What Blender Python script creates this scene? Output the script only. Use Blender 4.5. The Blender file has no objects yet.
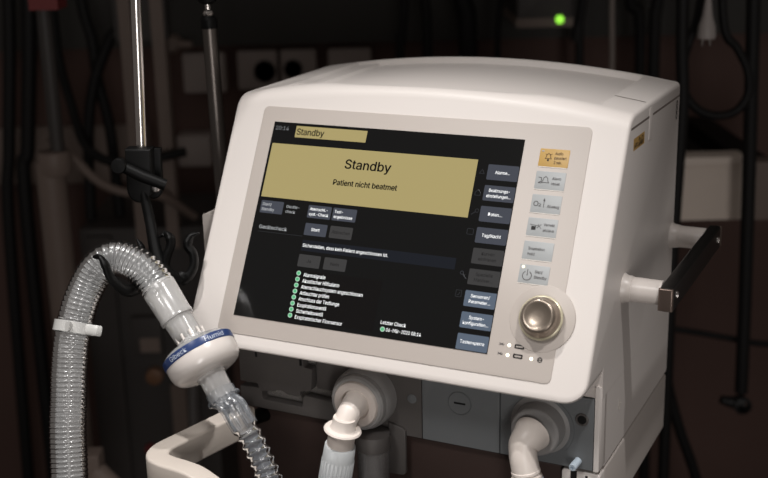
import bpy, bmesh, math, random
from math import sin, cos, pi, radians, sqrt, atan2
from mathutils import Matrix, Vector, noise
random.seed(4)
SC = bpy.context.scene
COL = SC.collection

# ------------------------------------------------------------------ frames
# Room: x right, y away from the photographer's spot, z up, floor at z = 0 (metres).
# The ventilator stands turned in the room; DEV is its own frame (x along the front, y to its rear,
# z up, origin at the lower left corner of its screen).
DEV = Matrix.Translation((-0.1709, 1.2644, 1.2)) @ Matrix.Rotation(-atan2(.4435, .8962), 4, 'Z')
ROOM = Matrix.Identity(4)  # most positions in both frames unprojected from image pixels at chosen depths
TH = 0.4981                                    # backward tilt of the front face
def fr(o, x, y, z):
    return Matrix(((x[0], y[0], z[0], o[0]), (x[1], y[1], z[1], o[1]), (x[2], y[2], z[2], o[2]), (0, 0, 0, 1)))
FACE = fr((0, 0, 0), (1, 0, 0), (0, sin(TH), cos(TH)), (0, -cos(TH), sin(TH)))
def PAN(y): return fr((0, y, 0), (1, 0, 0), (0, 0, 1), (0, -1, 0))        # upright front panel at depth y
def SIDE(x): return fr((x, 0, 0), (0, 1, 0), (0, 0, 1), (1, 0, 0))        # right hand side
def WALL(y): return fr((0, y, 0), (1, 0, 0), (0, 0, 1), (0, -1, 0))       # facing the room
K = 1.0348                                     # the body behind the front frame is scaled about the camera position
BODY_CAM_SCALE = fr((-.0248, .0368, -.0160), (K, 0, 0), (0, K, 0), (0, 0, K))
def axis_frame(o, z, xhint=(1, 0, 0)):
    z = Vector(z).normalized(); x = Vector(xhint); x = (x - z * x.dot(z)).normalized(); y = z.cross(x)
    return fr(o, x, y, z)

# ------------------------------------------------------------------ materials
def s2l(c):
    return tuple(((v / 255) / 12.92 if v / 255 <= .04045 else ((v / 255 + .055) / 1.055) ** 2.4) for v in c)
def mat(name, col, rough=.5, metal=0., spec=.5, emit=None, estr=1., coat=0., var=.0, vscale=30., bump=0., bscale=400.):
    m = bpy.data.materials.new(name); m.use_nodes = True
    nt = m.node_tree; b = nt.nodes['Principled BSDF']
    c = (*s2l(col), 1)
    b.inputs['Base Color'].default_value = c
    b.inputs['Roughness'].default_value = rough; b.inputs['Metallic'].default_value = metal
    b.inputs['Specular IOR Level'].default_value = spec
    b.inputs['Coat Weight'].default_value = coat; b.inputs['Coat Roughness'].default_value = .08
    if emit:
        b.inputs['Emission Color'].default_value = (*s2l(emit), 1); b.inputs['Emission Strength'].default_value = estr
    tc = nt.nodes.new('ShaderNodeTexCoord')
    if var:
        n = nt.nodes.new('ShaderNodeTexNoise'); n.inputs['Scale'].default_value = vscale; n.inputs['Detail'].default_value = 4
        nt.links.new(tc.outputs['Object'], n.inputs['Vector'])
        mx = nt.nodes.new('ShaderNodeMix'); mx.data_type = 'RGBA'
        mx.inputs[6].default_value = tuple(v * (1 - var) for v in c[:3]) + (1,)
        mx.inputs[7].default_value = tuple(min(1, v * (1 + var)) for v in c[:3]) + (1,)
        nt.links.new(n.outputs['Fac'], mx.inputs[0]); nt.links.new(mx.outputs[2], b.inputs['Base Color'])
    if bump:
        n = nt.nodes.new('ShaderNodeTexNoise'); n.inputs['Scale'].default_value = bscale
        nt.links.new(tc.outputs['Object'], n.inputs['Vector'])
        bp = nt.nodes.new('ShaderNodeBump'); bp.inputs['Strength'].default_value = bump; bp.inputs['Distance'].default_value = .0005
        nt.links.new(n.outputs['Fac'], bp.inputs['Height']); nt.links.new(bp.outputs['Normal'], b.inputs['Normal'])
    return m
def clear(name, col, amount, rough=.12, facing=.5, spec=.6, ior=1.4):
    """thin clear plastic: part lets light through, more solid at grazing angles"""
    m = mat(name, col, rough, 0, spec)
    nt = m.node_tree; b = nt.nodes['Principled BSDF']; out = nt.nodes['Material Output']
    tr = nt.nodes.new('ShaderNodeBsdfTransparent'); ms = nt.nodes.new('ShaderNodeMixShader')
    lw = nt.nodes.new('ShaderNodeLayerWeight'); lw.inputs['Blend'].default_value = .35
    mp = nt.nodes.new('ShaderNodeMapRange')
    mp.inputs['To Min'].default_value = 1 - amount; mp.inputs['To Max'].default_value = min(1, 1 - amount + facing)
    nt.links.new(lw.outputs['Facing'], mp.inputs['Value']); nt.links.new(mp.outputs['Result'], ms.inputs['Fac'])
    nt.links.new(tr.outputs['BSDF'], ms.inputs[1]); nt.links.new(b.outputs['BSDF'], ms.inputs[2])
    gl = nt.nodes.new('ShaderNodeBsdfGlossy'); gl.inputs['Roughness'].default_value = rough
    fz = nt.nodes.new('ShaderNodeFresnel'); fz.inputs['IOR'].default_value = ior
    m2 = nt.nodes.new('ShaderNodeMixShader')
    nt.links.new(fz.outputs['Fac'], m2.inputs['Fac']); nt.links.new(ms.outputs['Shader'], m2.inputs[1]); nt.links.new(gl.outputs['BSDF'], m2.inputs[2])
    nt.links.new(m2.outputs['Shader'], out.inputs['Surface'])
    return m
def screen_mat(name, col, e=1.):
    return mat(name, (6, 6, 6), .09, 0, .5, emit=col, estr=e)

M = {}
M['shell'] = mat('warm_white_plastic', (224, 217, 212), .42, 0, .4, var=.015, vscale=14, bump=.08)
M['fascia'] = mat('fascia_film', (188, 179, 172), .38, 0, .45, var=.01, bump=.05)
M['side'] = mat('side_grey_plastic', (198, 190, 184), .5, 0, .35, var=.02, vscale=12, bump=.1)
M['seam'] = mat('seam_grey', (112, 102, 96), .8)
M['gap'] = mat('dark_gap', (30, 26, 24), .8)
M['panel'] = mat('slate_grey_plastic', (114, 117, 119), .5, 0, .35, var=.03, vscale=18, bump=.1)
M['panel_dark'] = mat('charcoal_plastic', (92, 88, 86), .5, 0, .35, var=.03, vscale=18, bump=.1)
M['panel_lines'] = mat('grey_print', (92, 95, 96), .6)
M['pocket'] = mat('pocket_black', (12, 11, 11), .9)
M['screen'] = screen_mat('screen_black', (15, 15, 15))
M['banner'] = screen_mat('screen_khaki', (172, 157, 107))
M['ink'] = screen_mat('screen_ink', (8, 8, 8))
M['white_text'] = screen_mat('screen_white', (255, 255, 255), 1.15)
M['dim_text'] = screen_mat('screen_dim_text', (186, 188, 190))
M['clock_text'] = screen_mat('screen_clock', (112, 113, 115))
M['btn'] = screen_mat('screen_button', (70, 73, 82))
M['btn_blue'] = screen_mat('screen_button_blue', (92, 103, 118))
M['btn_off'] = screen_mat('screen_button_off', (62, 61, 61))
M['off_text'] = screen_mat('screen_off_text', (34, 33, 33))
M['bar'] = screen_mat('screen_bar', (25, 28, 35))
M['listbg'] = screen_mat('screen_list', (14, 12, 12))
M['tick'] = screen_mat('screen_tick_green', (96, 190, 132))
M['tick_rim'] = screen_mat('screen_tick_rim', (190, 214, 198))
M['icon'] = screen_mat('screen_icon_line', (48, 49, 52))
M['key'] = mat('key_grey', (166, 169, 170), .35, 0, .4, bump=.05)
M['key_yellow'] = mat('key_yellow', (190, 154, 88), .35, 0, .4)
M['key_rim'] = mat('key_rim', (226, 220, 212), .4)
M['print'] = mat('grey_ink', (84, 82, 82), .6)
M['print_yellow'] = mat('brown_ink', (92, 72, 38), .6)
M['black_ink'] = mat('black_ink', (28, 26, 25), .6)
M['led'] = mat('status_led', (255, 255, 240), .3, emit=(255, 252, 225), estr=1.6)
M['led_key'] = mat('key_led', (255, 240, 205), .3, emit=(255, 240, 200), estr=1.0)
M['knob'] = mat('knob_bronze', (150, 138, 126), .28, .75, .5, var=.03)
M['knob_dark'] = mat('knob_skirt', (78, 70, 62), .3, .7)
M['knob_ring'] = mat('knob_reflection_ring', (206, 198, 172), .3, .2)
M['cap_reflection'] = mat('cap_reflection', (120, 106, 98), .3, .8)
M['grip'] = mat('grip_black', (20, 18, 17), .3, 0, .6)
M['chrome'] = mat('chrome', (220, 214, 210), .22, 1.)
M['steel_dark'] = mat('dark_steel', (104, 98, 94), .34, .9, var=.04)
M['black'] = mat('black_plastic', (7, 7, 7), .5, 0, .2)
M['rubber'] = mat('black_rubber', (9, 8, 8), .55, 0, .4)
M['standoff'] = mat('standoff_white', (224, 216, 210), .32, 0, .5)
M['brown'] = mat('brown_black_plastic', (66, 52, 48), .45, 0, .4, var=.04)
M['rail'] = mat('rail_beige', (206, 196, 186), .4, 0, .4, var=.02, bump=.06)
M['valve_grey'] = mat('valve_grey', (150, 148, 147), .42, 0, .4)
M['valve_pale'] = mat('valve_pale', (208, 198, 191), .45, 0, .4)
M['elbow'] = mat('elbow_white', (232, 222, 214), .38, 0, .45)
M['cuff'] = mat('cuff_pale', (214, 218, 220), .4, 0, .4)
M['cuff_blue'] = mat('cuff_pale_blue', (196, 210, 222), .4, 0, .4)
M['cup'] = clear('smoked_cup', (150, 147, 146), .70, .2, .5)
M['hose'] = clear('clear_hose', (214, 215, 215), .80, .18, .45, 1.)
M['hose_cuff'] = clear('clear_cuff', (226, 224, 222), .60, .2, .45, .9)
M['spiral'] = clear('spiral_clear', (204, 212, 222), .94, .13, .40, 1.)
M['clip'] = clear('clip_milky', (222, 221, 218), .25, .3, .3)
M['bowl'] = clear('bowl_milky', (234, 226, 220), .12, .25, .12)
M['lid'] = clear('lid_clear', (196, 196, 196), .62, .15, .5)
M['band'] = mat('band_blue', (44, 64, 112), .3, 0, .5)
M['band_text'] = mat('band_text', (206, 214, 226), .4)
M['sticker'] = mat('sticker_ochre', (186, 148, 84), .5)
# room
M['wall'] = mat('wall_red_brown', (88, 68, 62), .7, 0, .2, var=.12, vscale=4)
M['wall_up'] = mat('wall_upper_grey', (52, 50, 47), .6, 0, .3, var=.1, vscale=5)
M['floor'] = mat('floor_grey', (66, 56, 52), .5, 0, .3, var=.08, vscale=5)
M['dull_grey'] = mat('dull_grey_paint', (118, 104, 96), .5, 0, .3, var=.05)
M['dark_grey'] = mat('dark_grey_paint', (62, 58, 56), .5, 0, .3, var=.05)
M['box_grey'] = mat('box_grey', (214, 200, 188), .55, 0, .3, var=.03)
M['box_edge'] = mat('box_edge', (216, 202, 190), .5)
M['plate'] = mat('socket_white', (150, 138, 132), .5)
M['red'] = mat('dull_red', (112, 34, 34), .5)
M['plug'] = mat('plug_grey', (160, 152, 148), .5)
M['green_led'] = mat('green_led', (140, 230, 60), .3, emit=(150, 236, 70), estr=1.3)
M['dial'] = mat('dial_brown', (120, 86, 62), .5)
M['cable'] = mat('cable_black', (12, 10, 10), .6, 0, .3)
M['cord'] = mat('cord_grey', (120, 110, 104), .6)

# ------------------------------------------------------------------ mesh builder
# letter shapes: advance, outline points (1/500 em), filled triangles
GLYPHS = {
' ':(94,'',''),
',':(94,'19,-60 34,36 68,36 42,-60','0,2,1 0,3,2'),
'-':(227,'168,122 168,94 57,94 57,122','2,0,3 2,1,0'),
'.':(94,'48,-2 39,-1 31,4 26,12 25,20 26,29 31,37 39,42 48,43 56,42 64,37 69,29 71,20 69,12 64,4 56,-1','7,9,8 6,9,7 6,10,9 5,10,6 5,11,10 4,11,5 4,12,11 3,12,4 3,13,12 2,13,3 2,14,13 1,14,2 1,15,14 0,15,1'),
'/':(125,'117,266 36,-38 7,-38 89,266','2,0,3 2,1,0'),
'0':(227,'113,-3 87,0 65,12 47,31 34,57 27,89 24,127 27,165 35,197 48,223 65,242 87,254 113,258 139,254 161,242 179,223 192,197 200,165 203,127 200,89 192,57 179,31 162,12 140,0 113,25 131,28 145,37 157,52 165,72 170,97 172,127 170,157 165,182 157,203 145,218 131,227 113,230 96,227 82,218 70,203 62,182 56,157 55,127 56,97 62,72 70,52 82,37 96,28','11,13,12 10,13,11 10,14,13 9,14,10 9,36,14 36,15,14 9,37,36 35,15,36 9,38,37 34,15,35 8,38,9 34,16,15 8,39,38 33,16,34 8,40,39 32,16,33 7,40,8 32,17,16 7,41,40 31,17,32 6,41,7 31,18,17 6,42,41 30,18,31 5,42,6 5,43,42 29,18,30 29,19,18 5,44,43 28,19,29 4,44,5 28,20,19 4,45,44 27,20,28 3,45,4 27,21,20 3,46,45 26,21,27 3,47,46 25,21,26 2,47,3 25,22,21 2,24,47 24,22,25 2,22,24 1,22,2 1,23,22 1,0,23'),
'1':(227,'38,0 38,27 195,27 195,0 138,254 138,0 106,0 106,224 105,224 43,179 43,213 99,254','10,4,11 10,8,4 8,7,4 7,5,4 10,9,8 6,5,7 0,2,1 0,3,2'),
'2':(227,'32,0 32,24 117,114 130,129 141,141 149,153 155,163 159,174 160,186 159,198 154,209 146,218 137,224 125,228 112,230 98,228 86,224 77,216 69,207 65,195 64,181 33,181 35,202 43,221 55,237 72,248 91,255 112,258 134,255 153,248 169,237 181,223 188,205 191,186 189,172 185,159 179,145 168,129 153,111 133,90 76,30 76,28 195,28 195,0','26,28,27 26,29,28 25,29,26 25,30,29 24,30,25 24,31,30 23,15,24 15,14,24 14,13,24 13,31,24 12,31,13 23,16,15 11,31,12 23,17,16 11,32,31 22,17,23 10,32,11 22,18,17 9,32,10 22,19,18 9,33,32 21,19,22 8,33,9 21,20,19 8,34,33 7,34,8 6,34,7 6,35,34 5,35,6 5,36,35 4,36,5 4,37,36 3,37,4 3,38,37 2,38,3 1,38,2 1,39,38 1,40,39 1,41,40 1,42,41 1,43,42 0,43,1'),
'4':(227,'20,53 20,79 123,254 155,254 54,83 54,81 207,81 207,53 141,0 141,61 141,73 141,159 171,159 171,0','1,3,2 1,4,3 10,12,11 10,13,12 1,5,4 1,6,5 1,10,6 10,7,6 0,10,1 0,9,10 13,7,10 0,8,9 8,7,0 8,13,7'),
'6':(227,'113,-3 91,-1 71,7 55,20 42,37 34,58 32,81 34,100 40,119 51,142 69,170 126,254 161,254 75,131 73,131 77,137 83,144 90,149 98,153 107,156 117,157 139,155 158,147 173,136 185,120 192,101 194,79 192,56 184,36 171,20 155,7 135,-1 113,24 127,26 139,31 149,40 157,51 162,64 164,79 162,94 157,107 149,118 139,126 127,131 113,133 99,131 87,126 77,118 69,107 64,94 62,79 64,64 69,51 77,40 87,31 99,26','10,12,11 10,16,12 16,13,12 9,16,10 19,21,20 18,21,19 18,22,21 17,22,18 16,22,17 16,23,22 9,15,16 13,44,16 44,23,16 8,15,9 8,14,15 44,43,23 43,24,23 13,45,44 13,46,45 42,24,43 8,13,14 8,46,13 8,47,46 41,24,42 41,25,24 7,47,8 7,48,47 40,25,41 7,49,48 39,25,40 39,26,25 6,49,7 6,50,49 38,26,39 5,50,6 5,51,50 37,26,38 37,27,26 5,52,51 36,27,37 4,52,5 36,28,27 4,53,52 35,28,36 4,54,53 34,28,35 3,54,4 34,29,28 3,55,54 33,29,34 3,32,55 32,29,33 3,29,32 2,29,3 2,30,29 1,30,2 1,31,30 0,31,1'),
'8':(227,'113,-3 89,-1 68,6 50,17 37,31 29,48 26,68 28,83 33,98 40,110 51,121 63,128 76,132 76,133 59,141 46,154 38,171 35,190 38,209 45,225 57,239 73,249 92,256 113,258 134,256 153,249 169,239 181,225 188,209 191,190 188,171 180,154 167,141 150,133 150,132 164,128 176,121 186,110 194,98 199,83 200,68 198,48 189,31 176,17 158,6 137,-1 113,25 129,26 142,30 153,37 161,46 167,57 168,69 167,83 161,94 153,104 141,111 128,116 113,118 98,116 85,111 73,104 65,94 59,83 58,69 59,57 64,46 73,37 84,30 97,26 113,145 126,146 137,150 146,157 154,165 158,176 160,188 158,200 154,210 147,218 138,225 126,229 113,230 100,229 89,225 79,218 72,210 68,200 66,188 68,176 72,165 79,157 89,150 100,146','22,24,23 21,24,22 21,25,24 20,25,21 20,26,25 19,26,20 19,82,26 82,27,26 19,83,82 81,27,82 19,84,83 80,27,81 18,84,19 80,28,27 18,85,84 79,28,80 18,86,85 78,28,79 18,87,86 77,28,78 17,87,18 77,29,28 17,88,87 76,29,77 16,88,17 76,30,29 16,89,88 75,30,76 16,90,89 74,30,75 74,31,30 15,90,16 15,91,90 73,31,74 15,92,91 72,31,73 72,32,31 14,92,15 14,93,92 71,32,72 14,70,93 70,32,71 14,32,70 14,33,32 13,33,14 12,33,13 12,34,33 11,34,12 11,35,34 10,35,11 10,36,35 9,58,10 58,36,10 58,37,36 9,59,58 57,37,58 9,60,59 56,37,57 9,61,60 55,37,56 8,61,9 55,38,37 8,62,61 54,38,55 7,62,8 54,39,38 7,63,62 53,39,54 6,63,7 53,40,39 6,64,63 52,40,53 6,65,64 51,40,52 5,65,6 51,41,40 5,66,65 50,41,51 4,66,5 50,42,41 4,67,66 49,42,50 4,68,67 48,42,49 3,68,4 48,43,42 3,69,68 47,43,48 3,46,69 46,43,47 3,43,46 2,43,3 2,44,43 1,44,2 1,45,44 0,45,1'),
':':(94,'48,135 39,137 31,142 26,149 25,158 26,167 31,174 39,179 48,181 56,179 64,174 69,167 71,158 69,149 64,142 56,137 48,-2 39,-1 31,4 26,12 25,20 26,29 31,37 39,42 48,43 56,42 64,37 69,29 71,20 69,12 64,4 56,-1','23,25,24 22,25,23 22,26,25 21,26,22 21,27,26 20,27,21 20,28,27 19,28,20 19,29,28 18,29,19 18,30,29 17,30,18 17,31,30 16,31,17 7,9,8 6,9,7 6,10,9 5,10,6 5,11,10 4,11,5 4,12,11 3,12,4 3,13,12 2,13,3 2,14,13 1,14,2 1,15,14 0,15,1'),
'A':(240,'8,0 101,254 138,254 231,0 198,0 144,151 138,167 132,186 125,210 116,239 123,239 114,209 106,185 100,166 95,151 43,0 55,71 55,99 185,99 185,71','0,9,1 9,2,1 9,10,2 10,3,2 0,17,9 17,11,9 11,8,9 11,8,10 8,18,10 18,3,10 7,18,8 17,12,11 6,18,7 17,13,12 5,18,6 17,14,13 17,16,14 16,15,14 4,19,5 19,18,5 0,16,17 16,18,17 16,19,18 19,3,18 0,15,16 4,3,19'),
'B':(228,'30,0 30,254 121,254 145,252 164,245 180,235 190,221 197,205 199,187 198,172 193,160 187,150 178,143 168,137 157,133 157,131 170,129 182,123 192,114 201,102 207,86 209,68 207,50 200,33 189,20 172,9 151,2 123,0 62,29 122,29 148,31 165,40 175,53 178,68 176,81 171,92 163,102 153,109 140,114 124,115 62,115 62,143 119,143 132,144 144,148 154,155 162,163 166,174 168,186 165,202 156,214 141,223 120,226 62,226','0,53,1 53,2,1 53,3,2 53,4,3 53,5,4 53,52,5 52,6,5 0,41,53 51,6,52 50,6,51 50,7,6 49,7,50 49,8,7 48,8,49 48,9,8 47,9,48 46,9,47 46,10,9 45,10,46 45,11,10 44,11,45 44,12,11 43,12,44 42,12,43 42,13,12 0,40,41 40,42,41 40,13,42 40,14,13 40,15,14 40,16,15 40,17,16 40,39,17 39,18,17 0,28,40 38,18,39 37,18,38 37,19,18 36,19,37 36,20,19 35,20,36 34,20,35 34,21,20 33,21,34 32,21,33 32,22,21 31,22,32 31,23,22 30,23,31 30,24,23 29,24,30 0,29,28 0,24,29 0,25,24 0,26,25 0,27,26'),
'C':(255,'134,-3 103,1 75,12 52,32 35,58 24,90 20,127 24,165 35,197 52,223 75,242 103,254 134,258 152,256 170,252 186,245 201,236 214,224 224,209 232,193 236,174 204,174 200,186 195,197 187,206 179,214 169,220 158,224 146,227 134,228 111,225 92,216 75,202 62,182 54,157 52,127 54,97 63,72 75,53 92,38 112,29 134,26 146,27 158,30 169,34 179,40 187,48 195,57 200,68 204,80 236,80 232,62 224,45 214,31 201,19 187,9 170,2 153,-2','11,13,12 11,14,13 10,14,11 10,15,14 10,16,15 9,16,10 9,29,16 29,17,16 9,30,29 28,17,29 27,17,28 9,31,30 26,17,27 26,18,17 8,31,9 25,18,26 8,32,31 24,18,25 24,19,18 23,19,24 8,33,32 22,19,23 7,33,8 22,20,19 21,20,22 7,34,33 6,34,7 6,35,34 5,35,6 5,36,35 5,37,36 4,37,5 48,50,49 48,51,50 4,38,37 47,51,48 47,52,51 3,38,4 46,52,47 3,39,38 45,52,46 45,53,52 44,53,45 3,40,39 43,53,44 2,40,3 43,54,53 42,54,43 2,41,40 41,54,42 2,54,41 2,55,54 1,55,2 1,56,55 1,57,56 0,57,1'),
'D':(251,'109,0 48,0 48,29 107,29 136,31 159,40 177,55 189,75 197,99 200,128 197,156 190,180 177,200 160,214 138,223 110,226 47,226 47,254 113,254 147,251 176,239 200,221 217,196 227,164 231,128 227,91 217,59 199,34 175,15 145,4 62,254 62,0 30,0 30,254','32,17,33 17,30,33 32,16,17 30,18,17 31,18,30 31,15,18 15,19,18 15,20,19 15,21,20 32,15,16 32,2,15 2,31,15 31,14,15 31,13,14 31,12,13 31,11,12 31,10,11 31,9,10 31,8,9 31,3,8 3,7,8 3,6,7 3,5,6 3,4,5 32,1,2 31,3,2'),
'E':(209,'30,0 30,254 186,254 186,226 62,226 62,143 178,143 178,114 62,114 62,29 188,29 188,0','0,4,1 4,2,1 4,3,2 0,5,4 0,8,5 8,6,5 8,7,6 0,9,8 0,10,9 0,11,10'),
'F':(205,'30,0 30,254 185,254 185,226 62,226 62,139 173,139 173,111 62,111 62,0','0,4,1 4,2,1 4,3,2 0,5,4 0,8,5 8,6,5 8,7,6 0,9,8'),
'G':(260,'134,-3 102,1 75,13 52,32 35,58 24,90 20,127 24,165 35,197 52,223 74,242 102,254 132,258 152,256 170,252 187,245 202,235 214,222 225,208 232,192 237,174 204,174 199,186 194,197 186,206 178,213 168,220 158,224 146,227 133,228 111,225 92,216 75,202 62,182 54,157 52,127 54,97 63,72 75,53 92,38 112,29 134,26 155,29 172,36 187,47 198,62 205,80 207,101 217,100 141,100 141,128 239,128 239,100 236,71 225,45 209,25 188,9 163,0','11,13,12 11,14,13 10,14,11 10,15,14 10,16,15 9,16,10 9,29,16 29,17,16 9,30,29 28,17,29 27,17,28 9,31,30 26,17,27 8,31,9 26,18,17 25,18,26 8,32,31 24,18,25 24,19,18 23,19,24 8,33,32 7,33,8 22,19,23 22,20,19 21,20,22 7,34,33 6,34,7 6,35,34 49,51,50 49,47,51 47,52,51 5,35,6 5,36,35 49,46,47 48,52,47 48,53,52 46,48,49 46,53,48 5,37,36 4,37,5 45,53,46 4,38,37 45,54,53 44,54,45 3,38,4 3,39,38 43,54,44 43,55,54 3,40,39 42,55,43 2,40,3 2,41,40 41,55,42 2,55,41 2,56,55 1,56,2 1,57,56 0,57,1'),
'H':(258,'30,0 30,254 62,254 62,144 196,144 196,254 228,254 228,0 196,0 196,116 62,116 62,0','0,2,1 0,3,2 4,6,5 4,7,6 0,10,3 10,4,3 10,9,4 9,7,4 0,11,10 8,7,9'),
'I':(150,'16,0 16,29 59,29 59,226 16,226 16,254 135,254 135,226 91,226 91,29 135,29 135,0','4,6,5 4,7,6 3,7,4 2,8,3 8,7,3 2,9,8 0,2,1 0,9,2 0,10,9 0,11,10'),
'J':(198,'93,-3 62,2 38,16 22,40 17,73 17,86 49,86 49,73 52,52 61,37 75,28 93,25 110,28 124,37 133,52 136,73 136,254 168,254 168,73 163,40 147,16 123,2','15,17,16 15,18,17 4,6,5 4,7,6 3,7,4 3,8,7 14,18,15 14,19,18 3,9,8 13,19,14 2,9,3 13,20,19 2,10,9 12,20,13 11,20,12 2,11,10 2,20,11 1,20,2 1,21,20 0,21,1'),
'K':(233,'52,73 52,108 61,119 70,131 78,141 87,152 96,162 106,172 182,254 224,254 116,138 114,138 30,0 30,254 62,254 62,167 62,112 62,97 62,0 186,0 94,130 114,155 224,0','12,14,13 12,15,14 7,9,8 7,21,9 21,10,9 6,21,7 12,1,15 1,2,15 2,16,15 5,21,6 5,20,21 10,22,21 4,20,5 3,20,4 0,10,11 0,22,10 2,20,3 2,19,20 16,19,2 17,19,16 12,0,1 18,19,17 12,22,0 18,22,12 19,22,18'),
'L':(196,'30,0 30,254 62,254 62,29 181,29 181,0','0,2,1 0,3,2 0,4,3 0,5,4'),
'M':(314,'30,0 30,254 76,254 139,94 141,87 144,79 147,71 150,61 153,52 156,42 158,33 161,24 154,24 156,32 159,41 162,51 165,61 168,70 171,79 174,87 176,94 238,254 284,254 284,0 252,0 252,145 252,154 252,163 252,174 253,184 253,195 253,207 253,218 253,229 256,229 253,217 249,205 245,193 241,181 237,171 234,161 231,152 228,145 171,0 143,0 85,145 83,152 80,160 76,170 72,181 69,192 65,204 60,216 56,229 59,229 60,219 60,208 60,197 60,186 61,175 61,164 61,154 61,145 61,0','0,53,1 53,2,1 53,54,2 54,3,2 20,33,21 33,22,21 33,34,22 34,23,22 0,52,53 55,3,54 20,32,33 35,32,34 32,23,34 56,52,55 52,3,55 20,35,32 35,31,32 20,36,35 0,56,52 56,51,52 0,57,56 20,37,36 0,58,57 20,38,37 0,59,58 20,39,38 0,60,59 20,40,39 0,61,60 20,41,40 0,62,61 20,42,41 0,63,62 20,43,42 19,43,20 18,43,19 17,43,18 16,43,17 15,43,16 14,43,15 13,10,14 10,43,14 13,11,10 12,11,13'),
'N':(262,'30,0 30,254 68,254 172,91 176,84 181,75 187,65 194,53 200,41 207,27 202,27 201,41 200,54 200,67 200,79 199,89 199,97 199,254 232,254 232,0 193,0 101,145 95,155 89,165 82,177 74,191 65,207 54,226 60,227 60,209 61,192 62,177 62,164 62,153 62,145 62,0','0,27,1 27,2,1 27,28,2 28,3,2 16,18,17 16,19,18 29,26,28 26,3,28 0,29,27 29,26,27 0,30,29 25,3,26 0,31,30 24,3,25 23,3,24 0,32,31 22,3,23 0,33,32 21,3,22 0,34,33 0,35,34 20,3,21 15,19,16 20,4,3 14,19,15 20,5,4 13,19,14 20,6,5 12,19,13 20,7,6 11,19,12 20,8,7 20,10,8 10,9,8 10,19,11 20,19,10'),
'O':(267,'133,-3 103,1 75,12 52,32 35,58 24,90 20,127 24,165 35,197 52,223 75,242 103,254 133,258 164,254 192,242 215,223 232,197 243,165 247,127 243,90 232,58 215,32 192,12 164,1 133,26 155,29 175,38 191,52 204,72 212,97 215,127 212,157 204,182 191,202 175,216 155,225 133,228 112,225 92,216 75,202 63,182 54,157 52,127 54,97 63,72 75,52 92,38 112,29','11,13,12 10,13,11 10,14,13 9,14,10 9,36,14 36,15,14 9,37,36 35,15,36 34,15,35 9,38,37 8,38,9 34,16,15 33,16,34 8,39,38 32,16,33 8,40,39 7,40,8 32,17,16 31,17,32 7,41,40 6,41,7 31,18,17 30,18,31 6,42,41 5,42,6 5,43,42 29,18,30 29,19,18 5,44,43 28,19,29 4,44,5 28,20,19 4,45,44 27,20,28 3,45,4 27,21,20 3,46,45 26,21,27 3,47,46 25,21,26 25,22,21 2,47,3 2,24,47 24,22,25 2,22,24 1,22,2 1,23,22 1,0,23'),
'P':(222,'30,0 30,254 118,254 144,252 166,244 183,231 195,215 202,195 204,174 202,152 195,133 183,116 166,104 144,96 118,93 55,93 55,121 116,121 134,123 149,128 159,136 167,147 171,160 172,174 171,188 167,201 159,211 148,219 134,224 116,226 62,226 62,0','0,30,1 30,2,1 30,3,2 30,4,3 30,5,4 30,29,5 29,28,5 28,6,5 0,16,30 16,31,30 27,6,28 26,6,27 26,7,6 25,7,26 24,7,25 24,8,7 23,8,24 22,8,23 22,9,8 21,9,22 21,10,9 20,10,21 19,10,20 19,11,10 18,11,19 17,11,18 0,15,16 31,17,16 31,14,17 14,11,17 14,12,11 14,13,12 0,14,15 0,31,14'),
'R':(224,'30,0 30,254 118,254 145,252 167,244 183,232 195,217 202,198 205,176 202,154 195,136 183,120 166,109 145,101 118,99 48,99 48,128 117,128 135,129 149,133 160,141 167,150 171,162 173,176 171,190 167,202 159,212 149,220 134,224 116,226 62,226 62,0 177,0 115,115 151,115 214,0','0,16,1 16,30,1 30,2,1 30,3,2 30,4,3 30,5,4 30,29,5 29,28,5 28,6,5 16,31,30 27,6,28 26,6,27 26,7,6 25,7,26 24,7,25 24,8,7 23,8,24 22,8,23 22,9,8 21,9,22 21,10,9 20,10,21 19,10,20 19,11,10 18,11,19 17,11,18 0,15,16 31,17,16 31,33,17 33,11,17 33,34,11 34,12,11 31,14,33 14,32,33 35,12,34 13,35,12 14,35,13 0,14,15 0,31,14 32,35,14'),
'S':(223,'112,-4 86,-2 64,5 46,15 32,30 23,48 19,68 52,68 55,55 62,44 71,35 83,29 97,26 112,25 128,26 143,30 155,37 165,46 171,57 173,70 171,81 166,89 158,96 148,102 136,107 122,111 92,120 64,130 43,145 30,163 26,186 29,206 37,224 51,238 69,249 90,256 114,258 137,256 158,249 175,238 189,224 197,208 200,189 169,189 163,206 151,219 134,227 112,229 97,228 84,224 73,218 64,209 59,199 58,188 60,176 65,167 74,160 85,154 96,150 106,147 132,140 144,136 156,132 168,126 179,119 189,110 197,99 202,85 204,69 201,50 193,32 180,17 162,5 139,-2','35,37,36 34,37,35 34,38,37 33,38,34 33,39,38 33,40,39 32,47,33 47,40,33 32,48,47 46,40,47 32,49,48 45,40,46 45,41,40 31,49,32 31,50,49 44,41,45 31,51,50 31,52,51 44,42,41 30,52,31 43,42,44 30,53,52 30,54,53 29,54,30 29,55,54 29,56,55 28,56,29 28,57,56 28,58,57 28,59,58 28,60,59 27,60,28 27,61,60 27,62,61 27,63,62 26,63,27 26,64,63 25,64,26 25,65,64 24,65,25 24,66,65 23,66,24 22,66,23 22,67,66 21,67,22 20,67,21 20,68,67 19,68,20 18,68,19 18,69,68 5,7,6 5,8,7 17,69,18 5,9,8 17,70,69 4,9,5 16,70,17 4,10,9 15,70,16 4,11,10 15,71,70 14,71,15 3,11,4 3,12,11 13,71,14 3,13,12 3,71,13 3,72,71 2,72,3 2,73,72 1,73,2 1,0,73'),
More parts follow.
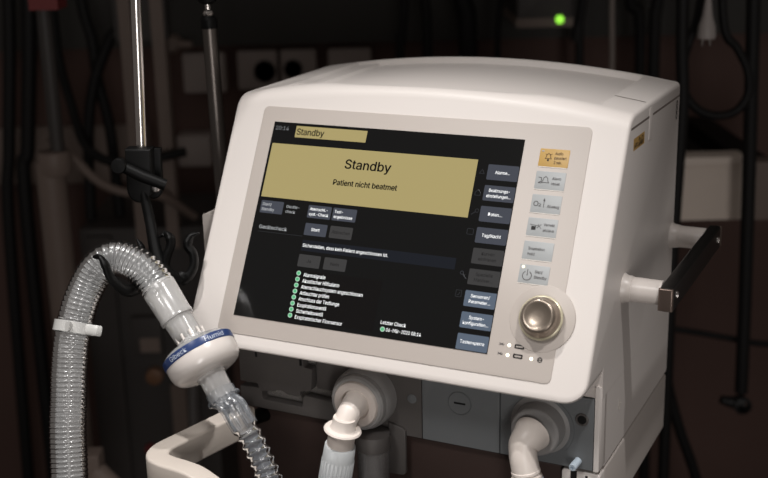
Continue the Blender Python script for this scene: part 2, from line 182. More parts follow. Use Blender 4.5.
'T':(224,'16,226 16,254 208,254 208,226 128,226 128,0 96,0 96,226','0,2,1 0,3,2 7,3,0 6,4,7 4,3,7 6,5,4'),
'V':(240,'102,0 8,254 42,254 96,103 101,88 108,69 115,45 124,15 117,15 126,45 133,69 140,88 145,103 197,254 231,254 139,0','0,2,1 0,3,2 12,14,13 12,15,14 0,4,3 11,15,12 10,15,11 0,5,4 9,15,10 0,6,5 8,7,9 7,15,9 0,7,6 0,15,7'),
'a':(195,'80,-4 63,-3 47,2 34,11 24,22 17,37 15,54 17,69 22,80 29,90 39,97 50,102 63,105 76,108 89,110 105,112 117,113 126,115 133,117 136,121 138,127 138,128 137,139 133,148 128,156 120,161 110,164 98,165 85,164 75,161 66,156 59,150 54,144 50,137 20,146 29,161 39,173 52,182 66,188 82,191 97,192 108,192 119,190 131,186 143,180 153,172 161,160 167,145 168,126 168,0 138,0 138,26 136,26 132,19 126,12 118,6 108,1 95,-3 85,23 101,24 114,29 124,37 132,47 136,57 138,69 138,95 135,93 130,91 123,89 116,88 108,87 100,86 93,85 88,84 77,82 67,79 58,75 52,70 47,62 46,52 47,43 51,36 57,30 65,26 74,24','39,41,40 39,42,41 38,42,39 38,43,42 37,43,38 37,44,43 36,44,37 36,45,44 35,45,36 35,27,45 27,46,45 35,28,27 26,46,27 35,29,28 25,46,26 35,30,29 34,30,35 24,46,25 24,47,46 34,31,30 23,47,24 34,32,31 22,47,23 33,32,34 22,48,47 21,48,22 20,48,21 19,48,20 19,49,48 18,49,19 17,65,18 65,49,18 16,65,17 15,65,16 14,65,15 13,65,14 12,65,13 11,65,12 10,65,11 9,65,10 9,66,65 64,49,65 9,67,66 9,68,67 8,68,9 8,69,68 8,70,69 8,71,70 8,72,71 8,73,72 8,74,73 8,75,74 7,75,8 7,76,75 7,77,76 7,78,77 63,49,64 6,78,7 6,79,78 62,49,63 5,79,6 5,80,79 61,51,62 51,49,62 5,81,80 60,51,61 4,81,5 4,82,81 4,83,82 59,52,60 52,51,60 4,84,83 59,53,52 50,49,51 58,53,59 4,58,84 4,53,58 3,53,4 3,54,53 3,55,54 2,55,3 2,56,55 1,56,2 1,57,56 0,57,1'),
'b':(212,'115,-4 99,-3 86,2 76,8 69,16 63,23 59,29 56,29 56,0 26,0 26,254 57,254 57,160 59,160 63,166 69,173 76,180 86,186 98,191 115,192 137,189 156,180 173,166 185,146 193,122 195,94 193,66 185,42 173,23 157,8 137,-1 110,23 126,26 140,33 150,44 158,58 163,75 164,95 163,114 158,131 150,145 140,156 126,163 110,165 94,163 81,156 70,145 62,131 58,114 56,95 58,75 63,58 70,43 81,32 94,26','9,11,10 9,12,11 18,20,19 17,20,18 17,21,20 16,21,17 16,22,21 15,22,16 14,22,15 14,43,22 43,42,22 42,23,22 13,43,14 13,44,43 13,45,44 41,23,42 9,13,12 9,47,13 47,46,13 46,45,13 40,23,41 40,24,23 39,24,40 9,48,47 38,24,39 38,25,24 9,49,48 37,25,38 9,50,49 36,25,37 36,26,25 35,26,36 9,51,50 35,27,26 34,27,35 9,7,51 7,52,51 33,27,34 7,53,52 33,28,27 32,28,33 7,6,53 6,54,53 9,8,7 5,54,6 31,28,32 5,31,54 5,28,31 4,28,5 4,29,28 3,29,4 2,29,3 2,30,29 1,30,2 1,0,30'),
'c':(198,'104,-4 79,-1 58,8 41,23 28,43 20,66 17,94 20,122 28,146 41,165 58,180 79,189 104,192 117,191 130,189 142,184 153,178 162,170 170,161 176,150 181,138 151,131 149,138 145,145 141,150 135,155 128,159 121,162 113,164 104,165 86,162 73,155 62,144 54,129 50,112 48,94 50,75 54,59 62,44 73,33 86,26 104,23 113,24 121,26 129,29 135,33 141,38 146,44 149,51 152,59 181,51 177,39 171,28 163,19 153,11 142,4 130,0 117,-3','11,13,12 11,14,13 10,14,11 10,15,14 10,16,15 9,16,10 9,17,16 9,29,17 29,18,17 8,30,9 30,29,9 28,18,29 27,18,28 8,31,30 26,18,27 26,19,18 25,19,26 24,19,25 8,32,31 23,19,24 23,20,19 7,32,8 22,20,23 7,33,32 22,21,20 7,34,33 6,34,7 6,35,34 5,35,6 5,36,35 5,37,36 4,37,5 4,38,37 48,50,49 48,51,50 47,51,48 46,51,47 4,39,38 3,39,4 46,52,51 45,52,46 44,52,45 3,40,39 43,52,44 43,53,52 42,53,43 3,41,40 41,53,42 3,53,41 2,53,3 2,54,53 2,55,54 1,55,2 1,56,55 1,57,56 0,57,1'),
'd':(212,'98,-4 75,-1 56,8 40,23 27,42 20,66 17,94 20,122 27,146 40,166 56,180 75,189 98,192 114,191 126,186 136,180 144,173 149,166 153,160 155,160 155,254 186,254 186,0 156,0 156,29 153,29 149,23 143,16 136,8 126,2 114,-3 102,23 118,26 132,32 142,43 150,58 154,75 156,95 154,114 150,131 142,145 132,156 118,163 102,165 86,163 72,156 62,145 54,131 50,114 48,95 50,75 54,58 62,44 73,33 86,26','19,21,20 19,22,21 11,13,12 11,14,13 10,14,11 10,15,14 9,15,10 9,16,15 9,17,16 8,44,9 44,43,9 43,17,9 43,18,17 42,18,43 41,18,42 8,45,44 41,19,18 41,40,19 40,39,19 39,22,19 8,46,45 7,46,8 7,47,46 38,22,39 7,48,47 6,48,7 37,22,38 6,49,48 6,50,49 36,22,37 5,50,6 5,51,50 35,22,36 4,51,5 4,52,51 34,24,35 24,22,35 4,53,52 33,24,34 3,53,4 3,54,53 32,25,33 25,24,33 32,26,25 23,22,24 3,31,54 31,26,32 3,26,31 3,27,26 2,27,3 2,28,27 2,29,28 1,29,2 1,30,29 0,30,1'),
'e':(202,'106,-4 80,-1 58,8 41,23 28,42 20,66 17,93 20,121 28,145 40,165 58,180 78,189 103,192 118,191 133,187 147,180 160,170 170,157 179,141 184,121 186,97 186,85 37,85 37,110 169,110 155,101 153,119 149,134 141,147 131,157 118,163 103,165 87,163 73,157 62,147 54,135 50,121 48,105 48,89 50,69 55,53 64,40 76,31 90,25 106,23 117,24 127,26 135,31 143,36 149,44 153,53 182,45 177,32 168,20 156,10 141,2 125,-3','11,13,12 11,14,13 10,14,11 10,15,14 10,16,15 9,16,10 9,31,16 31,17,16 9,32,31 30,17,31 8,32,9 29,17,30 8,33,32 29,18,17 28,18,29 8,34,33 27,18,28 8,35,34 7,35,8 27,19,18 7,36,35 26,19,27 26,24,19 24,20,19 6,23,7 23,36,7 23,37,36 25,24,26 6,22,23 37,24,23 37,20,24 38,20,37 38,21,20 5,22,6 39,21,38 5,21,22 5,39,21 5,40,39 4,40,5 4,41,40 49,51,50 49,52,51 48,52,49 3,41,4 3,42,41 47,52,48 47,53,52 3,43,42 46,53,47 45,53,46 3,44,43 44,53,45 3,53,44 2,53,3 2,54,53 2,55,54 1,55,2 1,56,55 0,56,1'),
'f':(127,'114,190 114,164 3,164 3,190 40,0 40,216 42,231 48,243 57,252 68,259 80,264 94,265 103,265 111,263 117,262 121,260 114,234 111,235 107,236 103,237 97,237 85,235 77,230 72,221 71,209 71,0','10,12,11 10,13,12 9,13,10 9,14,13 9,15,14 9,16,15 8,17,9 17,16,9 7,19,8 19,18,8 18,17,8 6,20,7 20,19,7 6,21,20 6,22,21 5,22,6 5,23,22 5,24,23 4,24,5 4,25,24 2,0,3 2,1,0'),
'g':(213,'103,-75 84,-74 67,-70 53,-63 41,-55 32,-45 25,-35 51,-20 55,-26 61,-33 68,-39 77,-44 89,-48 103,-49 124,-46 141,-38 152,-23 156,-3 156,34 153,34 149,28 143,21 136,14 126,8 114,4 97,2 76,5 56,13 40,27 28,45 20,68 17,96 20,123 27,147 40,166 56,180 76,189 98,192 114,191 127,186 137,180 144,173 150,166 154,159 157,159 157,190 186,190 186,-4 183,-27 175,-45 162,-59 145,-68 125,-73 102,30 118,32 132,38 142,47 150,61 155,77 156,96 155,115 150,132 142,146 132,156 119,163 102,165 86,163 73,156 62,145 54,131 50,115 48,96 50,78 54,61 62,48 73,38 86,32','36,38,37 36,39,38 44,46,45 44,47,46 35,39,36 35,40,39 34,40,35 34,41,40 34,42,41 33,66,34 66,65,34 65,42,34 65,43,42 64,43,65 63,43,64 33,67,66 63,44,43 63,62,44 62,61,44 61,60,44 60,47,44 33,68,67 32,68,33 32,69,68 32,70,69 31,70,32 59,47,60 31,71,70 31,72,71 58,47,59 30,72,31 30,73,72 57,47,58 29,73,30 29,74,73 56,18,57 18,47,57 29,75,74 55,18,56 28,75,29 28,76,75 54,19,55 19,18,55 54,20,19 17,47,18 28,53,76 53,20,54 28,20,53 28,21,20 27,21,28 27,22,21 27,23,22 26,23,27 26,24,23 25,24,26 16,47,17 16,48,47 6,8,7 15,48,16 6,9,8 15,49,48 6,10,9 5,10,6 14,49,15 5,11,10 5,12,11 14,50,49 4,12,5 13,50,14 4,13,12 4,50,13 3,50,4 3,51,50 2,51,3 2,52,51 1,52,2 1,0,52'),
'h':(205,'57,113 57,0 26,0 26,254 57,254 57,144 51,144 62,166 76,181 94,189 114,192 132,190 148,184 161,174 170,160 177,142 179,120 179,0 148,0 148,118 145,137 136,152 123,161 105,165 92,163 80,159 71,151 63,141 58,129','2,4,3 2,6,4 6,5,4 9,11,10 9,12,11 8,12,9 8,13,12 7,13,8 7,23,13 23,14,13 6,25,7 25,24,7 24,23,7 22,14,23 21,14,22 21,15,14 6,26,25 20,15,21 6,27,26 2,28,6 28,27,6 20,16,15 19,16,20 2,0,28 19,17,16 18,17,19 2,1,0'),
'i':(83,'42,221 34,223 27,227 22,234 21,242 22,249 27,256 34,260 42,262 50,260 57,256 62,249 63,242 62,234 57,227 50,223 26,0 26,190 57,190 57,0','16,18,17 16,19,18 7,9,8 6,9,7 6,10,9 5,10,6 5,11,10 4,11,5 4,12,11 3,12,4 3,13,12 2,13,3 2,14,13 1,14,2 1,15,14 0,15,1'),
'k':(190,'55,68 55,106 60,106 142,190 180,190 92,100 89,100 26,0 26,254 57,254 57,0 147,0 74,93 96,114 186,0','7,9,8 7,1,9 1,10,9 2,4,3 2,13,4 13,5,4 2,12,13 5,14,13 7,0,1 10,2,1 10,12,2 0,5,6 0,14,5 10,11,12 7,14,0 10,14,7 11,14,10'),
'l':(95,'70,-1 50,2 37,10 29,24 26,42 26,254 57,254 57,49 58,38 60,31 65,27 73,26 77,26 80,26 83,27 85,27 90,1 86,0 81,0 75,-1','4,6,5 4,7,6 4,8,7 3,8,4 3,9,8 3,10,9 3,11,10 14,16,15 13,16,14 12,16,13 11,16,12 3,16,11 2,16,3 1,16,2 0,16,1 0,17,16 0,18,17 0,19,18'),
'm':(305,'26,0 26,190 56,190 56,148 54,148 59,162 66,173 75,182 86,188 98,192 110,193 129,190 144,180 154,166 160,147 156,147 161,160 169,172 178,181 190,187 204,192 218,193 234,191 249,186 261,177 270,164 276,148 278,128 278,0 248,0 248,127 245,145 236,156 224,163 209,165 197,164 187,160 179,153 173,145 169,135 168,124 168,0 137,0 137,130 134,144 126,156 115,163 100,165 89,164 79,160 70,154 63,145 58,133 57,119 57,0','9,11,10 20,22,21 8,11,9 19,22,20 19,23,22 8,12,11 0,2,1 0,4,2 4,3,2 7,12,8 18,23,19 18,24,23 6,12,7 17,24,18 6,13,12 17,25,24 5,47,6 47,13,6 16,34,17 34,25,17 47,46,13 46,14,13 5,48,47 16,35,34 33,25,34 33,26,25 5,49,48 16,36,35 32,26,33 45,14,46 4,49,5 15,36,16 4,50,49 15,37,36 31,26,32 44,15,45 15,14,45 4,51,50 15,38,37 31,27,26 0,52,4 52,51,4 44,38,15 44,39,38 30,27,31 43,39,44 43,40,39 0,53,52 42,40,43 30,28,27 29,28,30 42,41,40 0,54,53'),
'n':(205,'57,113 57,0 26,0 26,190 56,190 56,144 51,144 62,166 76,181 94,189 114,192 132,190 147,184 160,174 170,160 176,142 179,120 179,0 148,0 148,118 145,137 136,152 123,161 105,165 92,163 80,159 71,151 63,141 58,129','9,11,10 9,12,11 2,4,3 2,6,4 6,5,4 8,12,9 8,13,12 7,13,8 7,23,13 23,14,13 6,25,7 25,24,7 24,23,7 22,14,23 21,14,22 21,15,14 6,26,25 20,15,21 6,27,26 2,28,6 28,27,6 20,16,15 19,16,20 2,0,28 19,17,16 18,17,19 2,1,0'),
'o':(208,'104,-4 79,-1 58,8 41,23 28,43 20,66 17,94 20,122 28,146 41,165 58,180 79,189 104,192 128,189 149,180 167,165 180,146 188,122 191,94 188,66 180,43 167,23 149,8 128,-1 104,23 121,26 135,33 146,44 154,59 158,75 160,94 158,112 154,129 146,144 135,155 121,162 104,165 86,162 73,155 62,144 54,129 50,112 48,94 50,75 54,59 62,44 73,33 86,26','11,13,12 10,13,11 10,14,13 9,14,10 9,15,14 8,37,9 37,36,9 36,15,9 36,35,15 35,16,15 8,38,37 34,16,35 8,39,38 33,16,34 7,39,8 33,17,16 7,40,39 32,17,33 7,41,40 31,17,32 6,41,7 31,18,17 6,42,41 30,18,31 5,42,6 5,43,42 29,18,30 29,19,18 5,44,43 28,19,29 28,20,19 4,44,5 4,45,44 27,20,28 4,46,45 26,20,27 3,46,4 26,21,20 3,47,46 25,21,26 3,24,47 24,21,25 3,21,24 2,21,3 2,22,21 1,22,2 1,23,22 0,23,1'),
'p':(212,'26,-71 26,190 56,190 56,160 59,160 63,166 69,173 76,180 86,186 98,191 115,192 137,189 156,180 173,166 185,146 193,122 195,94 193,66 185,42 173,23 157,8 137,-1 115,-4 99,-3 86,2 76,8 69,16 63,23 59,29 57,29 57,-71 110,23 126,26 140,33 150,44 158,58 163,75 164,95 163,114 158,131 150,145 140,156 126,163 110,165 94,163 81,156 70,145 62,131 58,114 56,95 58,75 63,58 70,43 81,32 94,26','9,11,10 8,11,9 0,2,1 0,3,2 8,12,11 7,12,8 7,13,12 6,13,7 5,13,6 5,43,13 43,42,13 42,14,13 4,43,5 4,44,43 4,45,44 41,14,42 0,4,3 0,48,4 48,47,4 47,46,4 46,45,4 40,14,41 40,15,14 39,15,40 38,15,39 38,16,15 0,49,48 37,16,38 0,50,49 36,16,37 36,17,16 35,17,36 0,51,50 35,18,17 34,18,35 0,29,51 29,52,51 33,18,34 29,53,52 33,19,18 32,19,33 29,28,53 28,54,53 0,30,29 27,54,28 31,19,32 27,31,54 27,19,31 26,19,27 26,20,19 25,20,26 24,20,25 24,21,20 23,21,24 23,22,21'),
'r':(130,'26,0 26,190 56,190 56,160 58,160 65,173 76,184 90,190 107,192 110,192 115,192 119,192 122,192 122,161 119,162 115,162 109,163 103,163 91,161 80,157 70,151 63,142 58,131 57,118 57,0','7,9,8 7,10,9 7,11,10 7,12,11 7,13,12 6,13,7 0,2,1 0,3,2 5,13,6 4,17,5 17,16,5 16,15,5 15,14,5 14,13,5 4,18,17 4,19,18 0,4,3 0,22,4 22,21,4 21,20,4 20,19,4 0,23,22 0,24,23'),
's':(182,'91,-4 72,-3 56,2 42,9 31,19 23,32 18,47 47,53 53,40 62,30 75,25 91,23 108,25 122,31 131,40 134,51 132,60 127,68 118,74 106,78 75,85 52,93 36,104 27,119 23,137 26,152 33,166 43,177 58,185 74,190 94,192 112,191 127,186 140,179 149,170 157,158 162,145 134,139 129,149 121,158 110,164 94,166 78,164 65,158 57,150 54,139 56,129 62,122 72,116 86,111 115,105 137,97 153,86 162,71 166,53 163,37 156,24 145,12 130,3 112,-2','29,31,30 29,32,31 28,32,29 28,33,32 27,33,28 27,34,33 26,34,27 26,41,34 41,35,34 26,42,41 40,35,41 25,42,26 25,43,42 39,35,40 25,44,43 39,36,35 38,36,39 24,44,25 24,45,44 37,36,38 24,46,45 23,46,24 23,47,46 23,48,47 22,48,23 22,49,48 22,50,49 22,51,50 21,51,22 21,52,51 20,52,21 20,53,52 19,53,20 18,53,19 17,53,18 17,54,53 16,54,17 15,54,16 6,8,7 15,55,54 14,55,15 5,8,6 13,55,14 5,9,8 13,56,55 4,9,5 12,56,13 4,10,9 11,56,12 4,11,10 11,57,56 4,57,11 3,57,4 3,58,57 2,58,3 2,59,58 1,59,2 1,0,59'),
't':(114,'102,190 102,164 3,164 3,190 32,236 63,236 63,49 64,38 68,31 75,26 85,25 88,25 93,26 97,26 101,27 107,1 102,0 96,-1 90,-2 84,-2 62,1 46,11 36,26 32,46','23,5,4 23,6,5 2,0,3 2,1,0 23,7,6 22,7,23 22,8,7 22,9,8 13,15,14 22,10,9 12,15,13 21,10,22 11,15,12 10,15,11 21,15,10 20,15,21 19,15,20 19,16,15 19,17,16 19,18,17'),
'u':(205,'91,-3 73,-1 57,5 44,15 35,29 28,47 26,69 26,190 57,190 57,72 60,52 68,37 82,28 100,25 113,27 125,31 134,38 142,48 146,61 148,76 148,190 179,190 179,0 149,0 149,46 154,46 143,23 129,8 111,0','6,8,7 6,9,8 19,21,20 19,22,21 18,22,19 6,10,9 5,10,6 17,25,18 25,22,18 5,11,10 16,24,17 24,25,17 4,11,5 16,26,24 26,23,24 26,22,25 15,26,16 4,12,11 14,26,15 3,12,4 3,13,12 13,26,14 3,26,13 3,27,26 23,22,26 2,27,3 2,28,27 1,28,2 1,0,28'),
'v':(195,'81,0 9,190 42,190 83,78 88,60 93,43 98,27 103,10 92,10 97,27 101,43 106,60 112,78 152,190 186,190 113,0','0,2,1 0,3,2 12,14,13 12,15,14 0,4,3 11,15,12 0,5,4 10,15,11 0,9,5 9,6,5 9,6,10 6,15,10 0,8,9 7,15,6 0,7,8 0,15,7'),
'w':(284,'69,0 11,190 44,190 67,107 72,89 77,68 82,46 88,21 82,21 88,45 93,67 98,88 103,107 126,190 158,190 181,107 186,88 191,68 196,45 201,21 196,21 201,45 206,68 212,88 217,107 240,190 272,190 215,0 184,0 159,86 156,99 152,112 149,126 145,140 142,154 138,169 145,169 142,155 138,140 135,126 131,112 128,99 124,86 99,0','0,2,1 0,3,2 12,35,13 35,14,13 35,36,14 36,15,14 24,26,25 24,27,26 12,34,35 37,15,36 38,34,37 34,15,37 12,38,34 38,33,34 12,39,38 12,40,39 12,41,40 0,4,3 11,41,12 23,27,24 11,42,41 0,5,4 22,27,23 10,42,11 10,43,42 0,6,5 21,27,22 9,43,10 0,8,6 8,7,6 20,19,21 8,43,9 0,43,8'),
'x':(189,'10,0 86,109 86,86 14,190 50,190 74,153 82,139 90,127 97,115 104,103 88,103 95,115 101,127 108,139 117,153 141,190 176,190 104,84 104,107 179,0 143,0 115,43 107,56 100,68 93,80 86,91 102,91 95,80 89,68 82,56 74,43 46,0','2,4,3 2,5,4 14,16,15 14,17,16 2,6,5 13,17,14 2,1,6 1,7,6 12,18,13 18,17,13 1,11,7 11,8,7 11,8,12 8,18,12 1,10,11 9,18,8 0,10,1 9,19,18 0,25,10 25,9,10 25,26,9 26,19,9 0,24,25 27,19,26 0,28,24 28,23,24 28,23,27 23,19,27 0,29,28 22,19,23 0,30,29 21,19,22 0,31,30 20,19,21'),
'y':(195,'24,-69 31,-43 36,-44 44,-45 52,-44 59,-42 65,-37 71,-29 75,-18 81,-1 9,190 42,190 83,78 88,60 93,43 98,27 103,10 92,10 97,27 101,43 106,60 112,78 153,190 186,190 102,-29 96,-43 88,-54 80,-62 70,-68 58,-71 46,-73 39,-72 32,-72 27,-70','9,11,10 9,12,11 21,23,22 21,24,23 9,13,12 20,24,21 19,16,20 16,24,20 9,14,13 18,15,19 15,16,19 9,18,14 18,15,14 9,17,18 9,16,17 9,24,16 8,24,9 7,24,8 7,25,24 6,25,7 5,25,6 4,25,5 4,26,25 0,2,1 0,3,2 3,26,4 0,26,3 0,27,26 0,28,27 0,29,28 33,29,0 32,29,33 32,30,29 31,30,32'),
'z':(190,'21,0 21,23 127,160 127,161 24,161 24,190 166,190 166,165 63,30 63,28 169,28 169,0','4,6,5 4,7,6 4,3,7 3,2,7 2,8,7 1,8,2 1,9,8 1,10,9 1,11,10 0,11,1'),
'ä':(195,'59,221 51,223 44,227 40,234 38,242 40,249 44,256 51,260 59,262 66,260 73,256 77,249 79,242 77,234 73,227 66,223 80,-4 63,-3 47,2 34,11 24,22 17,37 15,54 17,69 22,80 29,90 39,97 50,102 63,105 76,108 89,110 105,112 117,113 126,115 133,117 136,121 138,127 138,128 137,139 133,148 128,156 120,161 110,164 98,165 85,164 75,161 66,156 59,150 54,144 50,137 20,146 29,161 39,173 52,182 66,188 82,191 97,192 108,192 119,190 131,186 143,180 153,172 161,160 167,145 168,126 168,0 138,0 138,26 136,26 132,19 126,12 118,6 108,1 95,-3 85,23 101,24 114,29 124,37 132,47 136,57 138,69 138,95 135,93 130,91 123,89 116,88 108,87 100,86 93,85 88,84 77,82 67,79 58,75 52,70 47,62 46,52 47,43 51,36 57,30 65,26 74,24 131,221 123,223 116,227 112,234 110,242 112,249 116,256 123,260 131,262 138,260 145,256 149,249 151,242 149,234 145,227 138,223','55,57,56 55,58,57 54,58,55 54,59,58 53,59,54 53,60,59 52,60,53 52,61,60 51,61,52 51,43,61 43,62,61 51,44,43 42,62,43 51,45,44 41,62,42 51,46,45 50,46,51 40,62,41 40,63,62 50,47,46 39,63,40 50,48,47 38,63,39 49,48,50 38,64,63 37,64,38 36,64,37 35,64,36 35,65,64 34,65,35 33,81,34 81,65,34 32,81,33 31,81,32 30,81,31 29,81,30 28,81,29 27,81,28 26,81,27 25,81,26 25,82,81 80,65,81 25,83,82 25,84,83 24,84,25 24,85,84 24,86,85 24,87,86 24,88,87 24,89,88 24,90,89 24,91,90 23,91,24 23,92,91 23,93,92 23,94,93 79,65,80 22,94,23 22,95,94 78,65,79 21,95,22 21,96,95 77,67,78 67,65,78 21,97,96 76,67,77 20,97,21 20,98,97 20,99,98 75,68,76 68,67,76 20,100,99 75,69,68 66,65,67 74,69,75 20,74,100 20,69,74 19,69,20 19,70,69 19,71,70 18,71,19 18,72,71 17,72,18 17,73,72 16,73,17 108,110,109 107,110,108 107,111,110 106,111,107 106,112,111 106,113,112 105,113,106 104,113,105 104,114,113 103,114,104 103,115,114 102,115,103 102,116,115 101,116,102 7,9,8 6,9,7 6,10,9 5,10,6 5,11,10 5,12,11 4,12,5 3,12,4 3,13,12 2,13,3 2,14,13 1,14,2 1,15,14 0,15,1'),
'ö':(208,'68,221 60,223 53,227 49,234 47,242 49,249 53,256 60,260 68,262 76,260 82,256 86,249 88,242 86,234 82,227 76,223 104,-4 79,-1 58,8 41,23 28,43 20,66 17,94 20,122 28,146 41,165 58,180 79,189 104,192 128,189 149,180 167,165 180,146 188,122 191,94 188,66 180,43 167,23 149,8 128,-1 104,23 121,26 135,33 146,44 154,59 158,75 160,94 158,112 154,129 146,144 135,155 121,162 104,165 86,162 73,155 62,144 54,129 50,112 48,94 50,75 54,59 62,44 73,33 86,26 140,221 132,223 125,227 121,234 119,242 121,249 125,256 132,260 140,262 147,260 154,256 158,249 160,242 158,234 154,227 147,223','27,29,28 26,29,27 26,30,29 25,30,26 25,31,30 24,53,25 53,52,25 52,31,25 52,51,31 51,32,31 24,54,53 50,32,51 24,55,54 49,32,50 23,55,24 49,33,32 23,56,55 48,33,49 23,57,56 47,33,48 22,57,23 47,34,33 22,58,57 46,34,47 21,58,22 21,59,58 45,34,46 45,35,34 21,60,59 44,35,45 44,36,35 20,60,21 20,61,60 43,36,44 20,62,61 42,36,43 19,62,20 42,37,36 19,63,62 41,37,42 19,40,63 40,37,41 19,37,40 18,37,19 18,38,37 17,38,18 17,39,38 16,39,17 71,73,72 70,73,71 70,74,73 69,74,70 69,75,74 69,76,75 68,76,69 67,76,68 67,77,76 66,77,67 66,78,77 65,78,66 65,79,78 64,79,65 7,9,8 6,9,7 6,10,9 5,10,6 5,11,10 5,12,11 4,12,5 3,12,4 3,13,12 2,13,3 2,14,13 1,14,2 1,15,14 0,15,1'),
'ü':(205,'67,221 59,223 52,227 48,234 46,242 48,249 52,256 59,260 67,262 74,260 81,256 85,249 87,242 85,234 81,227 74,223 91,-3 73,-1 57,5 44,15 35,29 28,47 26,69 26,190 57,190 57,72 60,52 68,37 82,28 100,25 113,27 125,31 134,38 142,48 146,61 148,76 148,190 179,190 179,0 149,0 149,46 154,46 143,23 129,8 111,0 138,221 131,223 124,227 120,234 118,242 120,249 124,256 131,260 138,262 146,260 153,256 157,249 159,242 157,234 153,227 146,223','22,24,23 22,25,24 35,37,36 35,38,37 34,38,35 22,26,25 21,26,22 33,41,34 41,38,34 21,27,26 32,40,33 40,41,33 20,27,21 32,42,40 42,39,40 42,38,41 31,42,32 20,28,27 30,42,31 19,28,20 19,29,28 29,42,30 19,42,29 19,43,42 39,38,42 18,43,19 18,44,43 17,44,18 17,16,44 52,54,53 51,54,52 51,55,54 50,55,51 50,56,55 50,57,56 49,57,50 48,57,49 48,58,57 47,58,48 47,59,58 46,59,47 46,60,59 45,60,46 7,9,8 6,9,7 6,10,9 5,10,6 5,11,10 5,12,11 4,12,5 3,12,4 3,13,12 2,13,3 2,14,13 1,14,2 1,15,14 0,15,1')}

def text_polys(t):
    vs, ps, x = [], [], 0
    for ch in t:
        a, pts, tri = GLYPHS[ch]; k = len(vs)
        for q in pts.split():
            px, py = q.split(','); vs.append(((x + int(px)) / 500, int(py) / 500))
        for q in tri.split(): ps.append(tuple(k + int(v) for v in q.split(',')))
        x += a
    return vs, ps
def caph(): return max(v[1] for v in text_polys('H')[0])
class MB:
    def __init__(s): s.bm = bmesh.new(); s.mats = []
    def mi(s, m):
        if m not in s.mats: s.mats.append(m)
        return s.mats.index(m)
    def face(s, vs, m, flat=False):
        try: f = s.bm.faces.new(vs)
        except ValueError: return None
        f.material_index = s.mi(m); f.smooth = not flat
        return f
    def prism(s, poly, h0, h1, F, m, ch=0.):
        """outline extruded from h0 to h1 in frame F, with an optional chamfered top"""
        n = len(poly)
        area = sum(poly[i][0] * poly[(i + 1) % n][1] - poly[(i + 1) % n][0] * poly[i][1] for i in range(n))
        if area < 0: poly = poly[::-1]
        def inset(d):
            out = []
            for i in range(n):
                a, b, c = Vector(poly[i - 1]), Vector(poly[i]), Vector(poly[(i + 1) % n])
                e1 = (b - a).normalized(); e2 = (c - b).normalized()
                n1 = Vector((-e1.y, e1.x)); n2 = Vector((-e2.y, e2.x))
                k = n1 + n2; k = k / max(.3, k.dot(n1)) if k.length > 1e-6 else n1
                out.append(b + k * d)
            return out
        rings = [[F @ Vector((*p, h0)) for p in poly]]
        if ch:
            for t in (0, .3, .7, 1):
                a = t * pi / 2
                rings.append([F @ Vector((p[0], p[1], h1 - ch + ch * sin(a))) for p in inset(ch * (1 - cos(a)))])
        else: rings.append([F @ Vector((*p, h1)) for p in poly])
        R = [[s.bm.verts.new(v) for v in r] for r in rings]
        for a, b in zip(R, R[1:]):
            for i in range(n): s.face((a[i], a[(i + 1) % n], b[(i + 1) % n], b[i]), m)
        s.face(R[0][::-1], m, True); s.face(R[-1], m, True)
        return s
    def rect(s, x0, x1, y0, y1, h0, h1, F, m, r=0., ch=0., k=4):
        return s.prism(rrect(x0, x1, y0, y1, r, k), h0, h1, F, m, ch)
    def box(s, a, b, m, ch=.0, r=.0, F=None):
        """block between two corners, its top edges softened"""
        F = F or Matrix.Identity(4)
        return s.rect(a[0], b[0], a[1], b[1], a[2], b[2], F, m, r, ch)
    def lathe(s, prof, F, m, n=40, caps=True):
        R = []
        for r, h in prof:
            R.append([s.bm.verts.new(F @ Vector((r * cos(2 * pi * i / n), r * sin(2 * pi * i / n), h))) for i in range(n)])
        for a, b in zip(R, R[1:]):
            for i in range(n): s.face((a[i], a[(i + 1) % n], b[(i + 1) % n], b[i]), m)
        if caps:
            s.face(R[0][::-1], m); s.face(R[-1], m)
        return s
    def tube(s, path, rad, m, n=16, caps=True, flat=None):
        """sweep along a path; rad a number or a list; flat=(x scale, hint direction) squashes the section"""
        P = [Vector(p) for p in path]; k = len(P)
        T = [(P[min(i + 1, k - 1)] - P[max(i - 1, 0)]).normalized() for i in range(k)]
        x = Vector((0, 0, 1)) if abs(T[0].z) < .9 else Vector((1, 0, 0))
        if flat: x = Vector(flat[1])
        x = (x - T[0] * x.dot(T[0])).normalized(); R = []
        for i in range(k):
            x = Vector(flat[1]) if flat else x
            x = (x - T[i] * x.dot(T[i])).normalized(); y = T[i].cross(x)
            r = rad[i] if isinstance(rad, (list, tuple)) else rad
            fx = flat[0] if flat else 1
            R.append([s.bm.verts.new(P[i] + x * (r * fx * cos(2 * pi * j / n)) + y * (r * sin(2 * pi * j / n))) for j in range(n)])
        for a, b in zip(R, R[1:]):
            for i in range(n): s.face((a[i], a[(i + 1) % n], b[(i + 1) % n], b[i]), m)
        if caps: s.face(R[0][::-1], m); s.face(R[-1], m)
        return s
    def xf(s, m):
        bmesh.ops.transform(s.bm, matrix=m, verts=s.bm.verts[:]); return s
    def text(s, t, x, y, cap, F, m, w=None, h=0., align='l', bold=0.):
        vs, ps = text_polys(t)
        x0 = min(v[0] for v in vs); x1 = max(v[0] for v in vs)
        ky = cap / caph(); kx = (w / (x1 - x0)) if w else ky * .84
        W = (x1 - x0) * kx
        ox = x if align == 'l' else (x - W / 2 if align == 'c' else x - W)
        offs = [(0, 0, 0)] if not bold else [(-bold, 0, 0), (bold, 0, .00002), (0, bold, .00004)]
        for dx, dy, dz in offs:
            V = [s.bm.verts.new(F @ Vector((ox + (v[0] - x0) * kx + dx, y + v[1] * ky + dy, h + dz))) for v in vs]
            for p in ps: s.face([V[i] for i in p], m)
        return s
